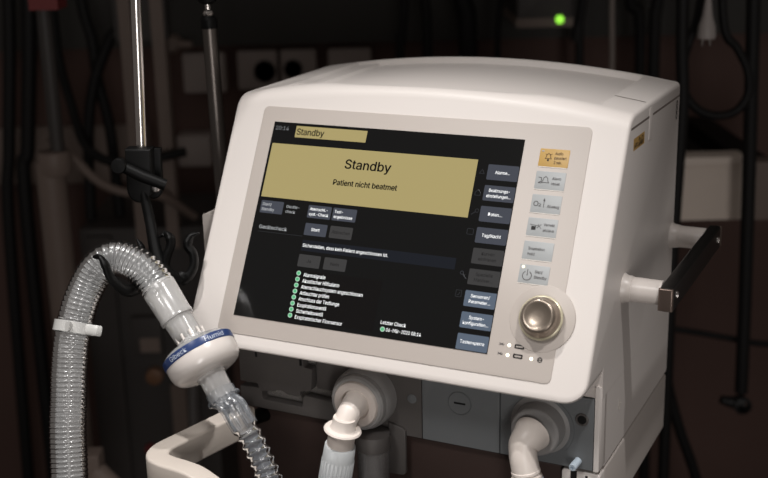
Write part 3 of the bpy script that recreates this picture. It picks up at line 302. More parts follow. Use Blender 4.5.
    def line(s, pts, w, F, m, h0=0., h1=.0002, closed=False):
        """drawn line of width w"""
        q = list(pts) + ([pts[0]] if closed else [])
        for a, b in zip(q, q[1:]):
            a = Vector(a); b = Vector(b); d = (b - a)
            if d.length < 1e-7: continue
            d.normalize(); k = Vector((-d.y, d.x)) * w / 2; e = d * w * .4
            s.prism([a - e - k, b + e - k, b + e + k, a - e + k], h0, h1, F, m)
        return s
    def disc(s, x, y, r, F, m, h0=0., h1=.0002, n=20):
        return s.prism([(x + r * cos(2 * pi * i / n), y + r * sin(2 * pi * i / n)) for i in range(n)], h0, h1, F, m)
    def ring(s, x, y, r0, r1, F, m, h=.0002, n=24, a0=0., a1=2 * pi):
        vi = []; full = abs(a1 - a0 - 2 * pi) < 1e-6
        c = n if full else n + 1
        for i in range(c):
            a = a0 + (a1 - a0) * i / n
            vi.append((s.bm.verts.new(F @ Vector((x + r0 * cos(a), y + r0 * sin(a), h))), s.bm.verts.new(F @ Vector((x + r1 * cos(a), y + r1 * sin(a), h)))))
        for i in range(n):
            a, b = vi[i], vi[(i + 1) % c]; s.face((a[0], a[1], b[1], b[0]), m)
        return s
def rrect(x0, x1, y0, y1, r, k=4):
    if r <= 0: return [(x0, y0), (x1, y0), (x1, y1), (x0, y1)]
    out = []
    for cx, cy, a in ((x1 - r, y0 + r, -90), (x1 - r, y1 - r, 0), (x0 + r, y1 - r, 90), (x0 + r, y0 + r, 180)):
        for i in range(k + 1):
            t = radians(a + 90 * i / k); out.append((cx + r * cos(t), cy + r * sin(t)))
    return out
def spline(pts, n=8):
    P = [Vector(p) for p in pts]; P = [P[0] * 2 - P[1]] + P + [P[-1] * 2 - P[-2]]; out = []
    for i in range(1, len(P) - 2):
        for j in range(n):
            t = j / n; a, b, c, d = P[i - 1:i + 3]
            out.append(.5 * ((2 * b) + (c - a) * t + (2 * a - 5 * b + 4 * c - d) * t * t + (3 * b - a - 3 * c + d) * t ** 3))
    out.append(P[-2]); return out
def resample(path, step):
    out = [path[0]]; acc = 0.; last = path[0]
    for p in path[1:]:
        seg = (p - last).length
        while acc + seg >= step:
            t = (step - acc) / seg; last = last.lerp(p, t); out.append(last.copy()); seg = (p - last).length; acc = 0.
        acc += seg; last = p
    return out

# ------------------------------------------------------------------ objects
ORI = {}
def finish(name, mb, W, base, angle=34):
    me = bpy.data.meshes.new(name)
    bmesh.ops.remove_doubles(mb.bm, verts=mb.bm.verts[:], dist=1e-7)
    bmesh.ops.recalc_face_normals(mb.bm, faces=mb.bm.faces[:])
    bmesh.ops.translate(mb.bm, verts=mb.bm.verts[:], vec=-Vector(base))
    mb.bm.to_mesh(me); mb.bm.free()
    for m in mb.mats: me.materials.append(M[m])
    me.set_sharp_from_angle(angle=radians(angle))
    o = bpy.data.objects.new(name, me); COL.objects.link(o)
    return o
def props(o, label, cat, group=None):
    o['label'] = label; o['category'] = cat
    if group: o['group'] = group
def thing(name, base, label, cat, group=None, W=DEV):
    o = bpy.data.objects.new(name, None); COL.objects.link(o); o.empty_display_size = .05
    o.matrix_world = W @ Matrix.Translation(base); ORI[o.name] = (W, Vector(base)); props(o, label, cat, group)
    return o
def part(name, mb, parent, label=None, angle=34):
    W, b = ORI[parent.name]
    o = finish(name, mb, W, b, angle); o.parent = parent; ORI[o.name] = (W, b)
    if label: o['label'] = label
    return o
def single(name, mb, base, label, cat, group=None, W=DEV, angle=34):
    o = finish(name, mb, W, base, angle); o.matrix_world = W @ Matrix.Translation(base)
    ORI[o.name] = (W, Vector(base)); props(o, label, cat, group); return o
def struct(name, mb):
    o = finish(name, mb, ROOM, (0, 0, 0)); o['kind'] = 'structure'; return o

# ================================================================== the room
struct('floor', MB().box((-2.6, -1.4, -.05), (2.6, 3.0, 0), 'floor'))
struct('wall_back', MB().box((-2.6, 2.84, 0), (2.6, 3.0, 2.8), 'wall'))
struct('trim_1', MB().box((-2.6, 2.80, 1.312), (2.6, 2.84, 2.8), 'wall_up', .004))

# ================================================================== the ventilator
V = thing('ventilator', (.19, .12, -.116), 'large warm-white hospital ventilator with a sloped front and a standby screen', 'ventilator')
XL, XR = -.0575, .4130
YR = .344
def ztop(x, y):
    u = (x - .182) / .24
    return .2490 - .0215 * u * u + .003 * (y - .13) / .21
def sm(a, b, x):
    t = min(1, max(0, (x - a) / (b - a))); return t * t * (3 - 2 * t)
def recess(x, y):
    fy = sm(.148, .153, y) * (1 - sm(.328, .333, y))
    d = .0035 * sm(.0255, .031, x) * (1 - sm(.366, .374, x)) + .0035 * sm(-.006, 0., x) * (1 - sm(.366, .374, x))
    return d * fy
def bez(a, b, c, n):
    a, b, c = Vector(a), Vector(b), Vector(c)
    return [a * (1 - t) ** 2 + b * 2 * t * (1 - t) + c * t * t for t in [i / n for i in range(n + 1)]]
S2 = Vector((sin(TH), cos(TH))); N2 = Vector((-cos(TH), sin(TH)))
def shell_section(x):
    t = max(x - XR, XL - x); r = .0038
    e = 0. if t < -r else r - sqrt(max(0., r * r - (r + t) ** 2))
    ef = e
    dx = max(0., -t); Rc = .024; sb = -.0385
    if dx < Rc: sb += Rc - sqrt(max(0, Rc * Rc - (Rc - dx) ** 2))
    off = -N2 * ef
    B = S2 * sb + off
    lipz = B.y
    zt = lambda y: ztop(x, y) - e - recess(x, y)
    st = .27                                         # where face and top meet
    for _ in range(6):
        P = S2 * st + off; st += (zt(P.x) - P.y) / cos(TH) * .9
    C = S2 * st + off
    pts = bez(B + Vector((.009, -.0005)), B + Vector((-.001, -.001)), B + S2 * .009, 5)
    for k in (.25, .5, .75): pts.append((B + S2 * .009).lerp(C - S2 * .016, k))
    yb = C.x + .017
    pts += bez(C - S2 * .016, C, (yb, zt(yb)), 7)
    for y in (.144, .1475, .149, .1505, .152, .154, .17, .20, .23, .26, .29, .31, .325, .3285, .330, .3315, .333, .336):
        y = max(y, yb + .0004 + (y - .144) * .01); pts.append(Vector((y, zt(y))))
    pts += bez((YR - .006, zt(YR - .006)), (YR, zt(YR)), (YR, zt(YR) - .006), 3)
    pts += [Vector((YR, .12)), Vector((YR, -.050)), Vector((.18, -.050)), Vector((.0470, -.050)), Vector((.0465, lipz))]
    return pts
ends = [.0038 * (1 - cos(radians(a))) for a in (0, 18, 36, 54, 72, 90)]
mb = MB(); xs = [XL + e for e in ends] + [XL + .006, XL + .009, XL + .013, XL + .018, XL + .024, -.02, -.0075, -.0055, -.003, -.0005, .001, .01, .024, .0265, .0285, .031, .033]
xs += [.05 + .02 * i for i in range(16)]
xs += [.364, .3665, .369, .3715, .374, .377, .385, XR - .024, XR - .019, XR - .014, XR - .010, XR - .006] + [XR - e for e in ends[::-1]]
rings = [[mb.bm.verts.new((x, p.x, p.y)) for p in shell_section(x)] for x in xs]
n = len(rings[0])
for a, b in zip(rings, rings[1:]):
    for i in range(n): mb.face((a[i], a[(i + 1) % n], b[(i + 1) % n], b[i]), 'shell')
mb.face(rings[0][::-1], 'shell', True); mb.face(rings[-1], 'shell', True)
part('housing', mb, V, angle=35)

# lower body behind the overhanging front
mb = MB().rect(.0215, .2965, -.113, -.024, -.003, .4228, BODY_CAM_SCALE @ fr((0, 0, 0), (0, 1, 0), (0, 0, 1), (1, 0, 0)), 'shell', r=.004)
mb.rect(.0075, .03, -.1129, -.020, .4165, .4228, BODY_CAM_SCALE @ fr((0, 0, 0), (0, 1, 0), (0, 0, 1), (1, 0, 0)), 'shell', ch=.003)
part('lower_housing', mb, V)
# hood seam, strap and stickers on the right side
part('hood_seam', MB().prism([(.0845, .2228), (.2965, .2228), (.2965, .2252), (.0845, .2252)], -.002, .00015, BODY_CAM_SCALE @ SIDE(.423), 'seam'), V)
mb = MB().rect(.157, .171, .1985, .2330, -.001, .0004, BODY_CAM_SCALE @ SIDE(.423), 'shell', r=.002, ch=.0002)
part('hood_latch', mb, V)
mb = MB(); q = []
for i in range(9):
    x = .374 + .034 * i / 8
    q.append([mb.bm.verts.new((x, y, ztop(x, y) + .0003)) for y in (.2000, .2022)])
for a, b in zip(q, q[1:]): mb.face((a[0], b[0], b[1], a[1]), 'seam')
part('top_seam', mb, V)
mb = MB().rect(.0955, .139, .2, .2125, 0, .00012, BODY_CAM_SCALE @ SIDE(.423), 'sticker', r=.001)
F = BODY_CAM_SCALE @ SIDE(.4232)
mb.text('ATC', .099, .2022, .0042, F, 'black_ink', w=.013, bold=.0004); mb.text('APRV', .1140, .2012, .0046, F, 'black_ink', w=.022, bold=.0004)
mb.text('6.n', .1155, .2068, .0042, F, 'black_ink', w=.018, bold=.0004)
part('sticker', mb, V, 'ochre sticker on the side')
mb = MB()
for z in (.2165, .2095, .2025): mb.ring(.2845, z, .0022, .0038, BODY_CAM_SCALE @ SIDE(.4232), 'black_ink')
part('recycling_mark', mb, V)
mb = MB(); F = BODY_CAM_SCALE @ SIDE(.4232)
mb.line([(.0775, -.0605), (.0775, -.0725)], .0011, F, 'key_rim'); mb.line([(.0735, -.066), (.0815, -.066)], .0011, F, 'key_rim'); mb.line([(.0775, -.0725), (.0745, -.069)], .0011, F, 'key_rim')
part('earth_mark', mb, V)
# bracket on the left flank
mb = MB().rect(-.0905, -.056, .030, .089, .080, .110, fr((0, 0, 0), (1, 0, 0), (0, 0, 1), (0, 1, 0)), 'side', r=.003)
part('side_bracket', mb, V)

# fascia with the round swelling around the knob
KC = (.3560, .0438); KR = .0345
out = []
x0, x1, y0, y1, r = -.0177, .3752, -.0203, .2468, .006
for cx, cy, a in ((x0 + r, y1 - r, 90), (x0 + r, y0 + r, 180), (x1 - r, y0 + r, 270)):
    for i in range(5):
        t = radians(a + 90 * i / 4); out.append((cx + r * cos(t), cy + r * sin(t)))
a = math.acos((x1 - KC[0]) / KR)
for i in range(17):
    t = -a + 2 * a * i / 16; out.append((KC[0] + KR * cos(t), KC[1] + KR * sin(t)))
for i in range(5):
    t = radians(90 * i / 4); out.append((x1 - r + r * cos(t), y1 - r + r * sin(t)))
mb = MB().prism(out, -.002, .0008, FACE, 'fascia', .0003)
part('control_fascia', mb, V, 'slightly darker control panel film')
part('knob_plate', MB().lathe([(.0345, .0003), (.0342, .0011), (.0335, .0013), (.0001, .0013)], FACE @ Matrix.Translation((*KC, 0)), 'fascia', 56), V)

# ------------------------------------------------------------------ the screen
H1, H2, H3 = .0013, .0016, .0019
SCR = part('screen', MB().rect(0, .305, 0, .2285, -.001, H1, FACE, 'screen'), V, 'lit black touch screen')
def sub(name, mb, label=None): return part(name, mb, SCR, label)
mb = MB().rect(.0302, .1209, .2116, .2251, H1 - .0002, H2, FACE, 'banner')
mb.text('Standby', .0322, .2146, .0073, FACE, 'ink', w=.0352, h=H3, bold=.00022)
sub('title_bar', mb)
sub('clock', MB().text('20:14', .0035, .2188, .0046, FACE, 'clock_text', w=.0172, h=H3, bold=.0001))
mb = MB().rect(.0032, .2572, .1390, .2027, H1 - .0002, H2, FACE, 'banner')
mb.text('Standby', .1019, .1800, .0104, FACE, 'ink', w=.0563, h=H3, bold=.00038)
mb.text('Patient nicht beatmet', .0916, .1602, .0062, FACE, 'ink', w=.0785, h=H3, bold=.00030)
sub('standby_banner', mb, 'khaki standby banner')
def button(x0, x1, y0, y1, lines, bm_, tm, cap=.0034, lab=None, align='c', name='screen_button', wmax=None):
    mb = MB().rect(x0, x1, y0, y1, H1 - .0002, H2, FACE, bm_, r=.0012)
    k = len(lines); pitch = cap * 1.75; yc = (y0 + y1) / 2; x = (x0 + x1) / 2 if align == 'c' else x0 + .0022
    for i, (t, w) in enumerate(lines):
        y = yc + (k - 1) / 2 * pitch - i * pitch - cap / 2
        mb.text(t, x, y, cap, FACE, tm, w=w, h=H3, align=align, bold=.00005)
    sub(name, mb, lab)
for y1, lines, bm_, tm, lab in (
        (.1987, [('Alarme...', .0165)], 'btn', 'white_text', 'alarm button'),
        (.1759, [('Beatmungs-', .023), ('einstellungen...', .027)], 'btn', 'white_text', 'ventilation settings button'),
        (.1532, [('Daten...', .0155)], 'btn', 'white_text', 'data button'),
        (.1302, [('Tag/Nacht', .021)], 'btn', 'white_text', 'day and night button'),
        (.1079, [('Kurven', .014), ('einfrieren', .0195)], 'btn_off', 'off_text', 'greyed-out freeze button'),
        (.0856, [('Spezielle', .0185), ('Man\u00f6ver...', .0205)], 'btn_off', 'off_text', 'greyed-out manoeuvre button'),
        (.0626, [('Sensoren/', .021), ('Parameter...', .0235)], 'btn_blue', 'white_text', 'sensor button'),
        (.0400, [('System-', .0165), ('konfiguration...', .028)], 'btn_blue', 'white_text', 'configuration button'),
        (.0174, [('Tastensperre', .0265)], 'btn_blue', 'white_text', 'key lock button')):
    button(.2700, .3044, y1 - .0167, y1, lines, bm_, tm, lab=lab)
button(.0052, .0345, .1202, .1347, [('Start/', .012), ('Standby', .0165)], 'btn', 'dim_text', .0033, align='l')
sub('device_check_caption', MB().text('Ger\u00e4te-', .0388, .1285, .0033, FACE, 'dim_text', w=.0168, h=H3).text('check', .0388, .1228, .0033, FACE, 'dim_text', w=.0125, h=H3))
button(.0670, .0962, .1202, .1347, [('Atemschl.-', .0225), ('syst.-Check', .0245)], 'btn', 'white_text', .0033, align='l')
button(.0984, .1277, .1202, .1346, [('Test-', .0105), ('ergebnisse', .0232)], 'btn', 'white_text', .0033, align='l')
button(.0676, .0953, .1002, .1140, [('Start', .0105)], 'btn', 'white_text')
button(.0993, .1271, .1003, .1140, [('Abbrechen', .022)], 'btn_off', 'off_text')
sub('section_heading', MB().text('Ger\u00e4techeck', .0092, .1018, .0041, FACE, 'dim_text', w=.0362, h=H3).line([(.009, .0985), (.066, .0985)], .0004, FACE, 'icon', H1, H2))
mb = MB().rect(.0682, .2532, .0822, .0945, H1 - .0002, H2, FACE, 'bar')
mb.text('Sicherstellen, dass kein Patient angeschlossen ist.', .0696, .0866, .0037, FACE, 'white_text', w=.1052, h=H3, bold=.00005)
sub('message_bar', mb)
button(.0676, .0950, .0642, .0782, [('Ja', .0055)], 'btn_off', 'off_text')
button(.0999, .1274, .0645, .0782, [('Nein', .0105)], 'btn_off', 'off_text')
sub('checklist_background', MB().rect(.068, .174, .0045, .0605, H1 - .0003, H1 + .0001, FACE, 'listbg'))
for i, (t, w) in enumerate((('Alarmsignale', .0275), ('Akustischer Hilfsalarm', .046), ('Atemschlauchsystem angeschlossen', .0762),
        ('Anfeuchter pr\u00fcfen', .0365), ('Anschluss der Testlunge', .0505), ('Exspirationsventil', .036),
        ('Sicherheitsventil', .0335), ('Exspiratorischer Flowsensor', .0585))):
    y = .0567 - .00681 * i
    mb = MB().disc(.0715, y, .0027, FACE, 'tick_rim', H1, H2).disc(.0715, y, .0020, FACE, 'tick', H1, H2 + .0001)
    mb.text(t, .0782, y - .0030, .0040, FACE, 'white_text', w=w, h=H3, bold=.00005)
    sub('checklist_row', mb)
mb = MB().text('Letzter Check', .1815, .0145, .0038, FACE, 'white_text', w=.0295, h=H3, bold=.00005)
mb.disc(.1848, .0091, .0027, FACE, 'tick_rim', H1, H2).disc(.1848, .0091, .002, FACE, 'tick', H1, H2 + .0001)
mb.text('06-M\u00e4r-2020 08:14', .1892, .0072, .0038, FACE, 'white_text', w=.0405, h=H3, bold=.00005)
sub('last_check_readout', mb)
# faint pictograms beside the buttons
sub('screen_icon', MB().line([(.2612, .188), (.2640, .1925), (.2668, .188)], .0005, FACE, 'icon', H1, H2, True))
sub('screen_icon', MB().line([(.2605, .167), (.2635, .1705), (.2665, .167), (.2665, .164), (.2605, .164)], .0005, FACE, 'icon', H1, H2, True))
sub('screen_icon', MB().ring(.2662, .1475, .0016, .0022, FACE, 'icon', H2).line([(.2645, .146), (.2605, .143)], .0007, FACE, 'icon', H1, H2))
sub('screen_icon', MB().line(rrect(.2595, .2665, .1215, .1275, .0008, 2), .0005, FACE, 'icon', H1, H2, True))
sub('screen_icon', MB().ring(.2622, .080, .0012, .0022, FACE, 'icon', H2, 16, radians(-20), radians(290)).line([(.2635, .0785), (.2672, .0745)], .0012, FACE, 'icon', H1, H2))
sub('screen_icon', MB().line(rrect(.2595, .2658, .0545, .0615, .0006, 2), .0005, FACE, 'icon', H1, H2, True).line([(.261, .0565), (.2625, .0565), (.264, .0595)], .0005, FACE, 'icon', H1, H2))

# ------------------------------------------------------------------ membrane keys, lights, knob
for i, y1 in enumerate((.2206, .1962, .1712, .1464, .1216, .0969)):
    y0 = y1 - .0194; xa, xb = .3236, .3556; f = .0014; p = 'print_yellow' if i == 0 else 'print'
    mb = MB().rect(xa, xb, y0, y1, .0004, .0012, FACE, 'key_yellow' if i == 0 else 'key', r=.001, ch=.0002)
    mb.line([(xa + .0004, y0 - .0003), (xb - .0004, y0 - .0003)], .0007, FACE, 'key_rim', .0006, .0012)
    cy = (y0 + y1) / 2
    def bell(cx, cy, k, fill=False):
        mb.line([(cx - .0034 * k, cy - .002 * k), (cx - .0022 * k, cy), (cx - .002 * k, cy + .002 * k), (cx, cy + .0038 * k), (cx + .002 * k, cy + .002 * k), (cx + .0022 * k, cy), (cx + .0034 * k, cy - .002 * k)], .0006, FACE, p, .001, f, True)
    if i == 0:
        bell(.3335, cy + .001, 1); mb.disc(.3335, cy - .0026, .0011, FACE, 'black_ink', .001, f)
        mb.line([(.3298, cy + .0042), (.3312, cy + .0035), (.3312, cy + .0018)], .0004, FACE, p, .001, f); mb.line([(.3372, cy + .0042), (.3356, cy + .0035), (.3356, cy + .0018)], .0004, FACE, p, .001, f)
        mb.rect(.3254, .3282, y1 - .0034, y1 - .0022, .001, f, FACE, 'key', r=.0005)
        for t, w, y in (('Audio', .0085, .0035), ('pausiert', .0128, -.0012), ('2 min.', .0085, -.0062)): mb.text(t, .3402, cy + y, .0030, FACE, p, w=w, h=f, bold=.00009)
    elif i == 1:
        bell(.3345, cy, 1.15); mb.line([(.3268, cy + .003), (.3300, cy + .0026), (.3302, cy - .001), (.3272, cy - .003), (.3304, cy - .003)], .0006, FACE, p, .001, f)
        mb.text('Alarm', .3415, cy + .0012, .0028, FACE, p, w=.0095, h=f, bold=.00009); mb.text('reset', .3415, cy - .0042, .0028, FACE, p, w=.0088, h=f, bold=.00009)
    elif i == 2:
        mb.text('O', .3262, cy - .0028, .0052, FACE, p, w=.0052, h=f, bold=.0001); mb.text('2', .3318, cy - .0030, .0033, FACE, p, w=.0026, h=f, bold=.0001)
        mb.line([(.3372, cy - .0034), (.3372, cy + .0045)], .0006, FACE, p, .001, f); mb.prism([(.3360, cy + .0034), (.3384, cy + .0034), (.3372, cy + .0062)], .001, f, FACE, p)
        mb.text('Absaug', .3410, cy - .0036, .0030, FACE, p, w=.0128, h=f, bold=.00009)
    elif i == 3:
        mb.rect(.3282, .3330, cy - .0032, cy + .0008, .001, f, FACE, 'black_ink'); mb.line([(.3268, cy + .0024), (.3362, cy + .0012)], .0005, FACE, p, .001, f)
        mb.line([(.3342, cy - .001), (.3384, cy + .003)], .0005, FACE, p, .001, f); mb.line([(.3350, cy + .003), (.3384, cy - .0012)], .0005, FACE, p, .001, f)
        mb.text('Vernebl.', .3410, cy + .0018, .0028, FACE, p, w=.0122, h=f, bold=.00009); mb.text('an/aus', .3410, cy - .0040, .0028, FACE, p, w=.0118, h=f, bold=.00009)
    elif i == 4:
        mb.text('Inspiration', .3292, cy + .0006, .0028, FACE, p, w=.0172, h=f, bold=.00009); mb.text('hold', .3292, cy - .0050, .0028, FACE, p, w=.0072, h=f, bold=.00009)
    else:
        mb.ring(.3325, cy - .0018, .0043, .0051, FACE, p, f, 28, radians(118), radians(422)); mb.line([(.3325, cy - .0014), (.3325, cy + .0046)], .0007, FACE, p, .001, f)
        mb.disc(.3272, y1 - .0026, .0016, FACE, 'led_key', .001, f)
        mb.text('Start/', .3402, cy + .0016, .0029, FACE, p, w=.0082, h=f, bold=.00009); mb.text('Standby', .3402, cy - .0040, .0029, FACE, p, w=.0132, h=f, bold=.00009)
    part('membrane_key', mb, V, ('yellow alarm silence key', 'grey alarm reset key', 'grey oxygen suction key', 'grey nebuliser key', 'grey inspiration hold key', 'grey standby key with a lit light')[i])
for x, y in ((.3267, .0122), (.3267, .0021), (.3518, .0020)):
    part('status_light', MB().lathe([(.0017, .0006), (.0017, .0012), (.001, .0016), (.0001, .0017)], FACE @ Matrix.Translation((x, y, 0)), 'led', 20), V)
mb = MB(); f = .0011
for y in (.0123, .0025):
    mb.line(rrect(.3332, .3418, y - .0015, y + .0015, .0006, 2), .0014, FACE, 'black_ink', .0006, f, True)
    mb.line([(.3162, y + .0012), (.3198, y - .0006), (.3210, y + .0002)], .0007, FACE, 'print', .0006, f); mb.line([(.3162, y - .0006), (.3198, y + .0012)], .0007, FACE, 'print', .0006, f)
mb.ring(.3608, .0022, .0017, .0027, FACE, 'black_ink', f); mb.line([(.3592, .0022), (.3624, .0022)], .0008, FACE, 'black_ink', .0006, f)
part('status_symbols', mb, V)
KF = FACE @ Matrix.Translation((*KC, 0))
KN = part('rotary_knob', MB().lathe([(.0185, .001), (.0190, .0040), (.0204, .0052), (.0212, .0072), (.0208, .0092), (.0192, .0110), (.0184, .0140), (.0176, .0166), (.0164, .0182), (.0148, .0187), (.0128, .0180), (.0100, .0170), (.005, .0165), (.0001, .0164)], KF, 'knob', 64), V, 'bronze metallic rotary knob', angle=70)
part('knob_ring', MB().lathe([(.0205, .0042), (.0226, .0048), (.0232, .0060), (.0226, .0072), (.0206, .0078)], KF, 'knob_ring', 64, caps=False), KN, 'pale ring of reflection around the knob', angle=70)  # pale yellow colour imitates the halo of reflected light around the knob

# ------------------------------------------------------------------ side handle
HND = part('side_handle', MB().prism(rrect(.4625, .4765, .060, .308, .0066, 6), .0485, .0725, BODY_CAM_SCALE @ fr((0, 0, 0), (1, 0, 0), (0, 1, 0), (0, 0, 1)), 'grip', .002), V, 'black grip bar on two white stand-offs')
for y in (.0785, .289):
    z = .0615 if y < .2 else .0600
    F = BODY_CAM_SCALE @ fr((.421, y, z), (0, 1, 0), (0, 0, 1), (1, 0, 0))
    part('standoff', MB().lathe([(.0165, 0), (.0158, .0025), (.0142, .005), (.0134, .011), (.0134, .0112), (.0128, .0115), (.0125, .0415)], F, 'standoff', 40), HND, 'white stand-off')
    part('end_cap', MB().prism([p for p in rrect(.4619, .4771, .0594 if y < .2 else .3040, .0640 if y < .2 else .3086, .0022, 6)], .0490, .0720, BODY_CAM_SCALE @ fr((0, 0, 0), (1, 0, 0), (0, 1, 0), (0, 0, 1)), 'cap_reflection', .001), HND, 'brown reflection on the end of the grip, shaped as a cap')  # lighter brown cap imitates the reflection at the grip's end
    part('screw', MB().lathe([(.0045, .0545), (.0045, .0562), (.003, .0566), (.0028, .0555), (.0001, .0555)], F, 'chrome', 20), HND, 'bright screw head')

# ------------------------------------------------------------------ lower connector panel
P8 = BODY_CAM_SCALE @ PAN(.008)
part('panel_backing', MB().rect(-.0025, .416, -.1128, -.034, -.022, -.0135, P8, 'pocket'), V)
frame = [(-.003, -.1128), (.2265, -.1128), (.2265, -.034), (.1235, -.034), (.1235, -.0885), (.1205, -.0902), (.0835, -.0878), (.0800, -.0905), (.0788, -.1012), (.0765, -.1024), (.0285, -.1018), (.0262, -.0998), (.0258, -.0905), (.0225, -.0885), (-.003, -.0895)]
MOD = part('port_module', MB().prism(frame, -.012, .0, P8, 'panel_dark', .0005), V, 'charcoal module left of the valve')
door = [(-.0015, -.034), (-.0015, -.0825), (.0205, -.0826), (.0222, -.0840), (.0236, -.0898), (.0255, -.0912), (.0425, -.0890), (.0470, -.0870), (.0520, -.0865), (.0570, -.0878), (.0605, -.0897), (.0755, -.0896), (.0770, -.0882), (.0778, -.0832), (.0795, -.0826), (.0900, -.0808), (.0918, -.0790), (.0938, -.0555), (.0925, -.0537), (.0840, -.0530), (.0828, -.0515), (.0825, -.034)]
part('flap', MB().prism(door, -.011, .0012, P8, 'panel_dark', .0006), MOD)
for xa, xb, zb in ((.0205, .0232, -.0500), (.0785, .0815, -.0515)):
    part('flap_slot', MB().rect(xa, xb, zb, -.034, .0005, .0016, P8, 'pocket', r=.0008), MOD)
part('inner_block', MB().rect(.0955, .1225, -.0785, -.034, -.012, -.005, P8, 'panel_dark', r=.002, ch=.001), MOD)
part('screw', MB().lathe([(.0052, 0), (.0052, .0007), (.0048, .0009), (.0001, .0009)], P8 @ Matrix.Translation((.2157, -.068, 0)), 'panel', 28), MOD)
mb = MB().rect(.2276, .3153, -.1128, -.034, -.012, 0, P8, 'panel', ch=.0005)
CV = part('filter_cover', mb, V, 'slate grey cover with a slotted lock')
mb = MB().lathe([(.0132, -.0006), (.0132, .0004), (.0126, .0009), (.0120, .0004), (.0118, .0004), (.0001, .0004)], P8 @ Matrix.Translation((.2710, -.0636, 0)), 'panel', 48)
mb.ring(.2710, -.0636, .0124, .0131, P8, 'panel_lines', .001, 48); mb.rect(.2645, .2775, -.0646, -.0627, .0002, .0008, P8, 'pocket', r=.0006)
part('slotted_lock', mb, CV)
IM = part('outlet_module', MB().rect(.3164, .4155, -.1128, -.034, -.012, 0, P8, 'panel', ch=.0005), V, 'slate grey module with the outlet socket')
part('outlet_dish', MB().lathe([(.0335, -.0005), (.0330, .0012), (.0300, .0016), (.0275, .0008)], P8 @ Matrix.Translation((.3625, -.0725, 0)), 'panel', 56), IM)
part('outlet_socket', MB().lathe([(.0330, -.001), (.0322, .002), (.0270, .004), (.0262, .016), (.0254, .0205), (.0240, .0218), (.0222, .0220), (.0205, .0212), (.0001, .0212)], P8 @ Matrix.Translation((.3605, -.0715, -.001)), 'valve_grey', 56), IM)
mb = MB().lathe([(.0068, -.001), (.0068, .0012), (.0060, .0018), (.0048, .0016), (.0046, .0006), (.0001, .0006)], P8 @ Matrix.Translation((.4035, -.0578, 0)), 'panel_dark', 32)
mb.disc(.4035, -.0578, .0045, P8, 'pocket', .0004, .0009); part('gas_port', mb, IM)
mb = MB().lathe([(.0040, 0), (.0040, .014), (.0036, .0148), (.0016, .0148), (.0015, .0120), (.0001, .0120)], BODY_CAM_SCALE @ axis_frame((.4005, .008, -.1040), (-.12, -1, -.1)), 'cuff_blue', 24)
part('hose_nipple', mb, IM, 'small pale nipple')
# expiratory valve
VF = BODY_CAM_SCALE @ PAN(.008) @ Matrix.Translation((.1630, -.0715, 0))
EV = part('expiratory_valve', MB().lathe([(.0345, -.012), (.0345, .012), (.0338, .0180), (.0325, .0205), (.0318, .0200), (.0312, .0260), (.0290, .0285), (.0262, .0292)], VF, 'valve_grey', 64), V, 'round grey valve body')
part('valve_face', MB().lathe([(.0264, .0275), (.0262, .0300), (.0248, .0318), (.0205, .0326), (.0168, .0322), (.0150, .0300), (.0001, .0300)], VF, 'valve_pale', 56), EV, 'pale valve ring')
tongue = [(.1885, -.099), (.2060, -.1035), (.2085, -.1065), (.2085, -.1560), (.2055, -.1590), (.1880, -.1600)]
part('holder_tongue', MB().prism(tongue, .0003, .0040, P8, 'panel_dark', .001), V)

# water trap under the valve
CF = BODY_CAM_SCALE @ fr((.1785, -.0140, -.1725), (1, 0, 0), (0, 1, 0), (0, 0, 1))
WT = thing('water_trap', tuple(BODY_CAM_SCALE @ Vector((.1785, -.014, -.1725))), 'smoky see-through cup hanging beneath the round grey valve', 'cup')
part('cup', MB().lathe([(.0001, .0005), (.0145, .0), (.0170, .003), (.0178, .05), (.0180, .052), (.0166, .052), (.0162, .006), (.0001, .004)], CF, 'cup', 48), WT)
mb = MB().lathe([(.0188, .050), (.0193, .052), (.0193, .0655), (.0186, .0672), (.0120, .0680), (.0001, .0680)], CF, 'panel_dark', 48)
part('lid', mb, WT, 'dark cap of the cup')

# elbow and grey hose at the expiratory valve
EB = thing('exhalation_elbow', tuple(BODY_CAM_SCALE @ Vector((.165, -.022, -.07))), 'white elbow with a wide flange plugged into the round grey valve', 'elbow connector')
pth = spline([(.1650, -.0215, -.0685), (.1655, -.0300, -.0690), (.1645, -.0400, -.0735), (.1628, -.0470, -.0820), (.1612, -.0505, -.0905)], 6)
part('elbow_tube', MB().tube(pth, [.0150 - .0024 * min(1, i / 10) for i in range(len(pth))], 'elbow', 28).xf(BODY_CAM_SCALE), EB)
dn = Vector((-.010, 0.000, -.052)).normalized()
EO = Vector((.1618, -.0505, -.0885))
FE = BODY_CAM_SCALE @ axis_frame(EO, dn)
part('flange', MB().lathe([(.0118, -.014), (.0128, -.004), (.0140, -.0022), (.0190, -.0012), (.0202, .0004), (.0196, .0018), (.0150, .0024), (.0138, .004)], FE, 'elbow', 48), EB)
part('spigot', MB().lathe([(.0140, .002), (.0142, .010), (.0146, .0115), (.0146, .0185), (.0135, .020)], FE, 'valve_pale', 40), EB)
EH = thing('exhalation_hose', tuple(FE @ Vector((0, 0, .018))), 'pale ribbed hose cuff pushed onto the flanged white elbow, running down', 'hose')
mb = MB(); prof = []; n = 96
for h, r, g in ((.0185, .0160, 0), (.0195, .0166, 0), (.034, .0170, 0), (.0350, .0170, .0), (.0365, .0176, .0012), (.062, .0180, .0012), (.064, .0174, 0), (.066, .0160, 0)):
    prof.append([mb.bm.verts.new(FE @ Vector(((r - (g if i % 4 in (0,) else 0)) * cos(2 * pi * i / n), (r - (g if i % 4 in (0,) else 0)) * sin(2 * pi * i / n), h))) for i in range(n)])
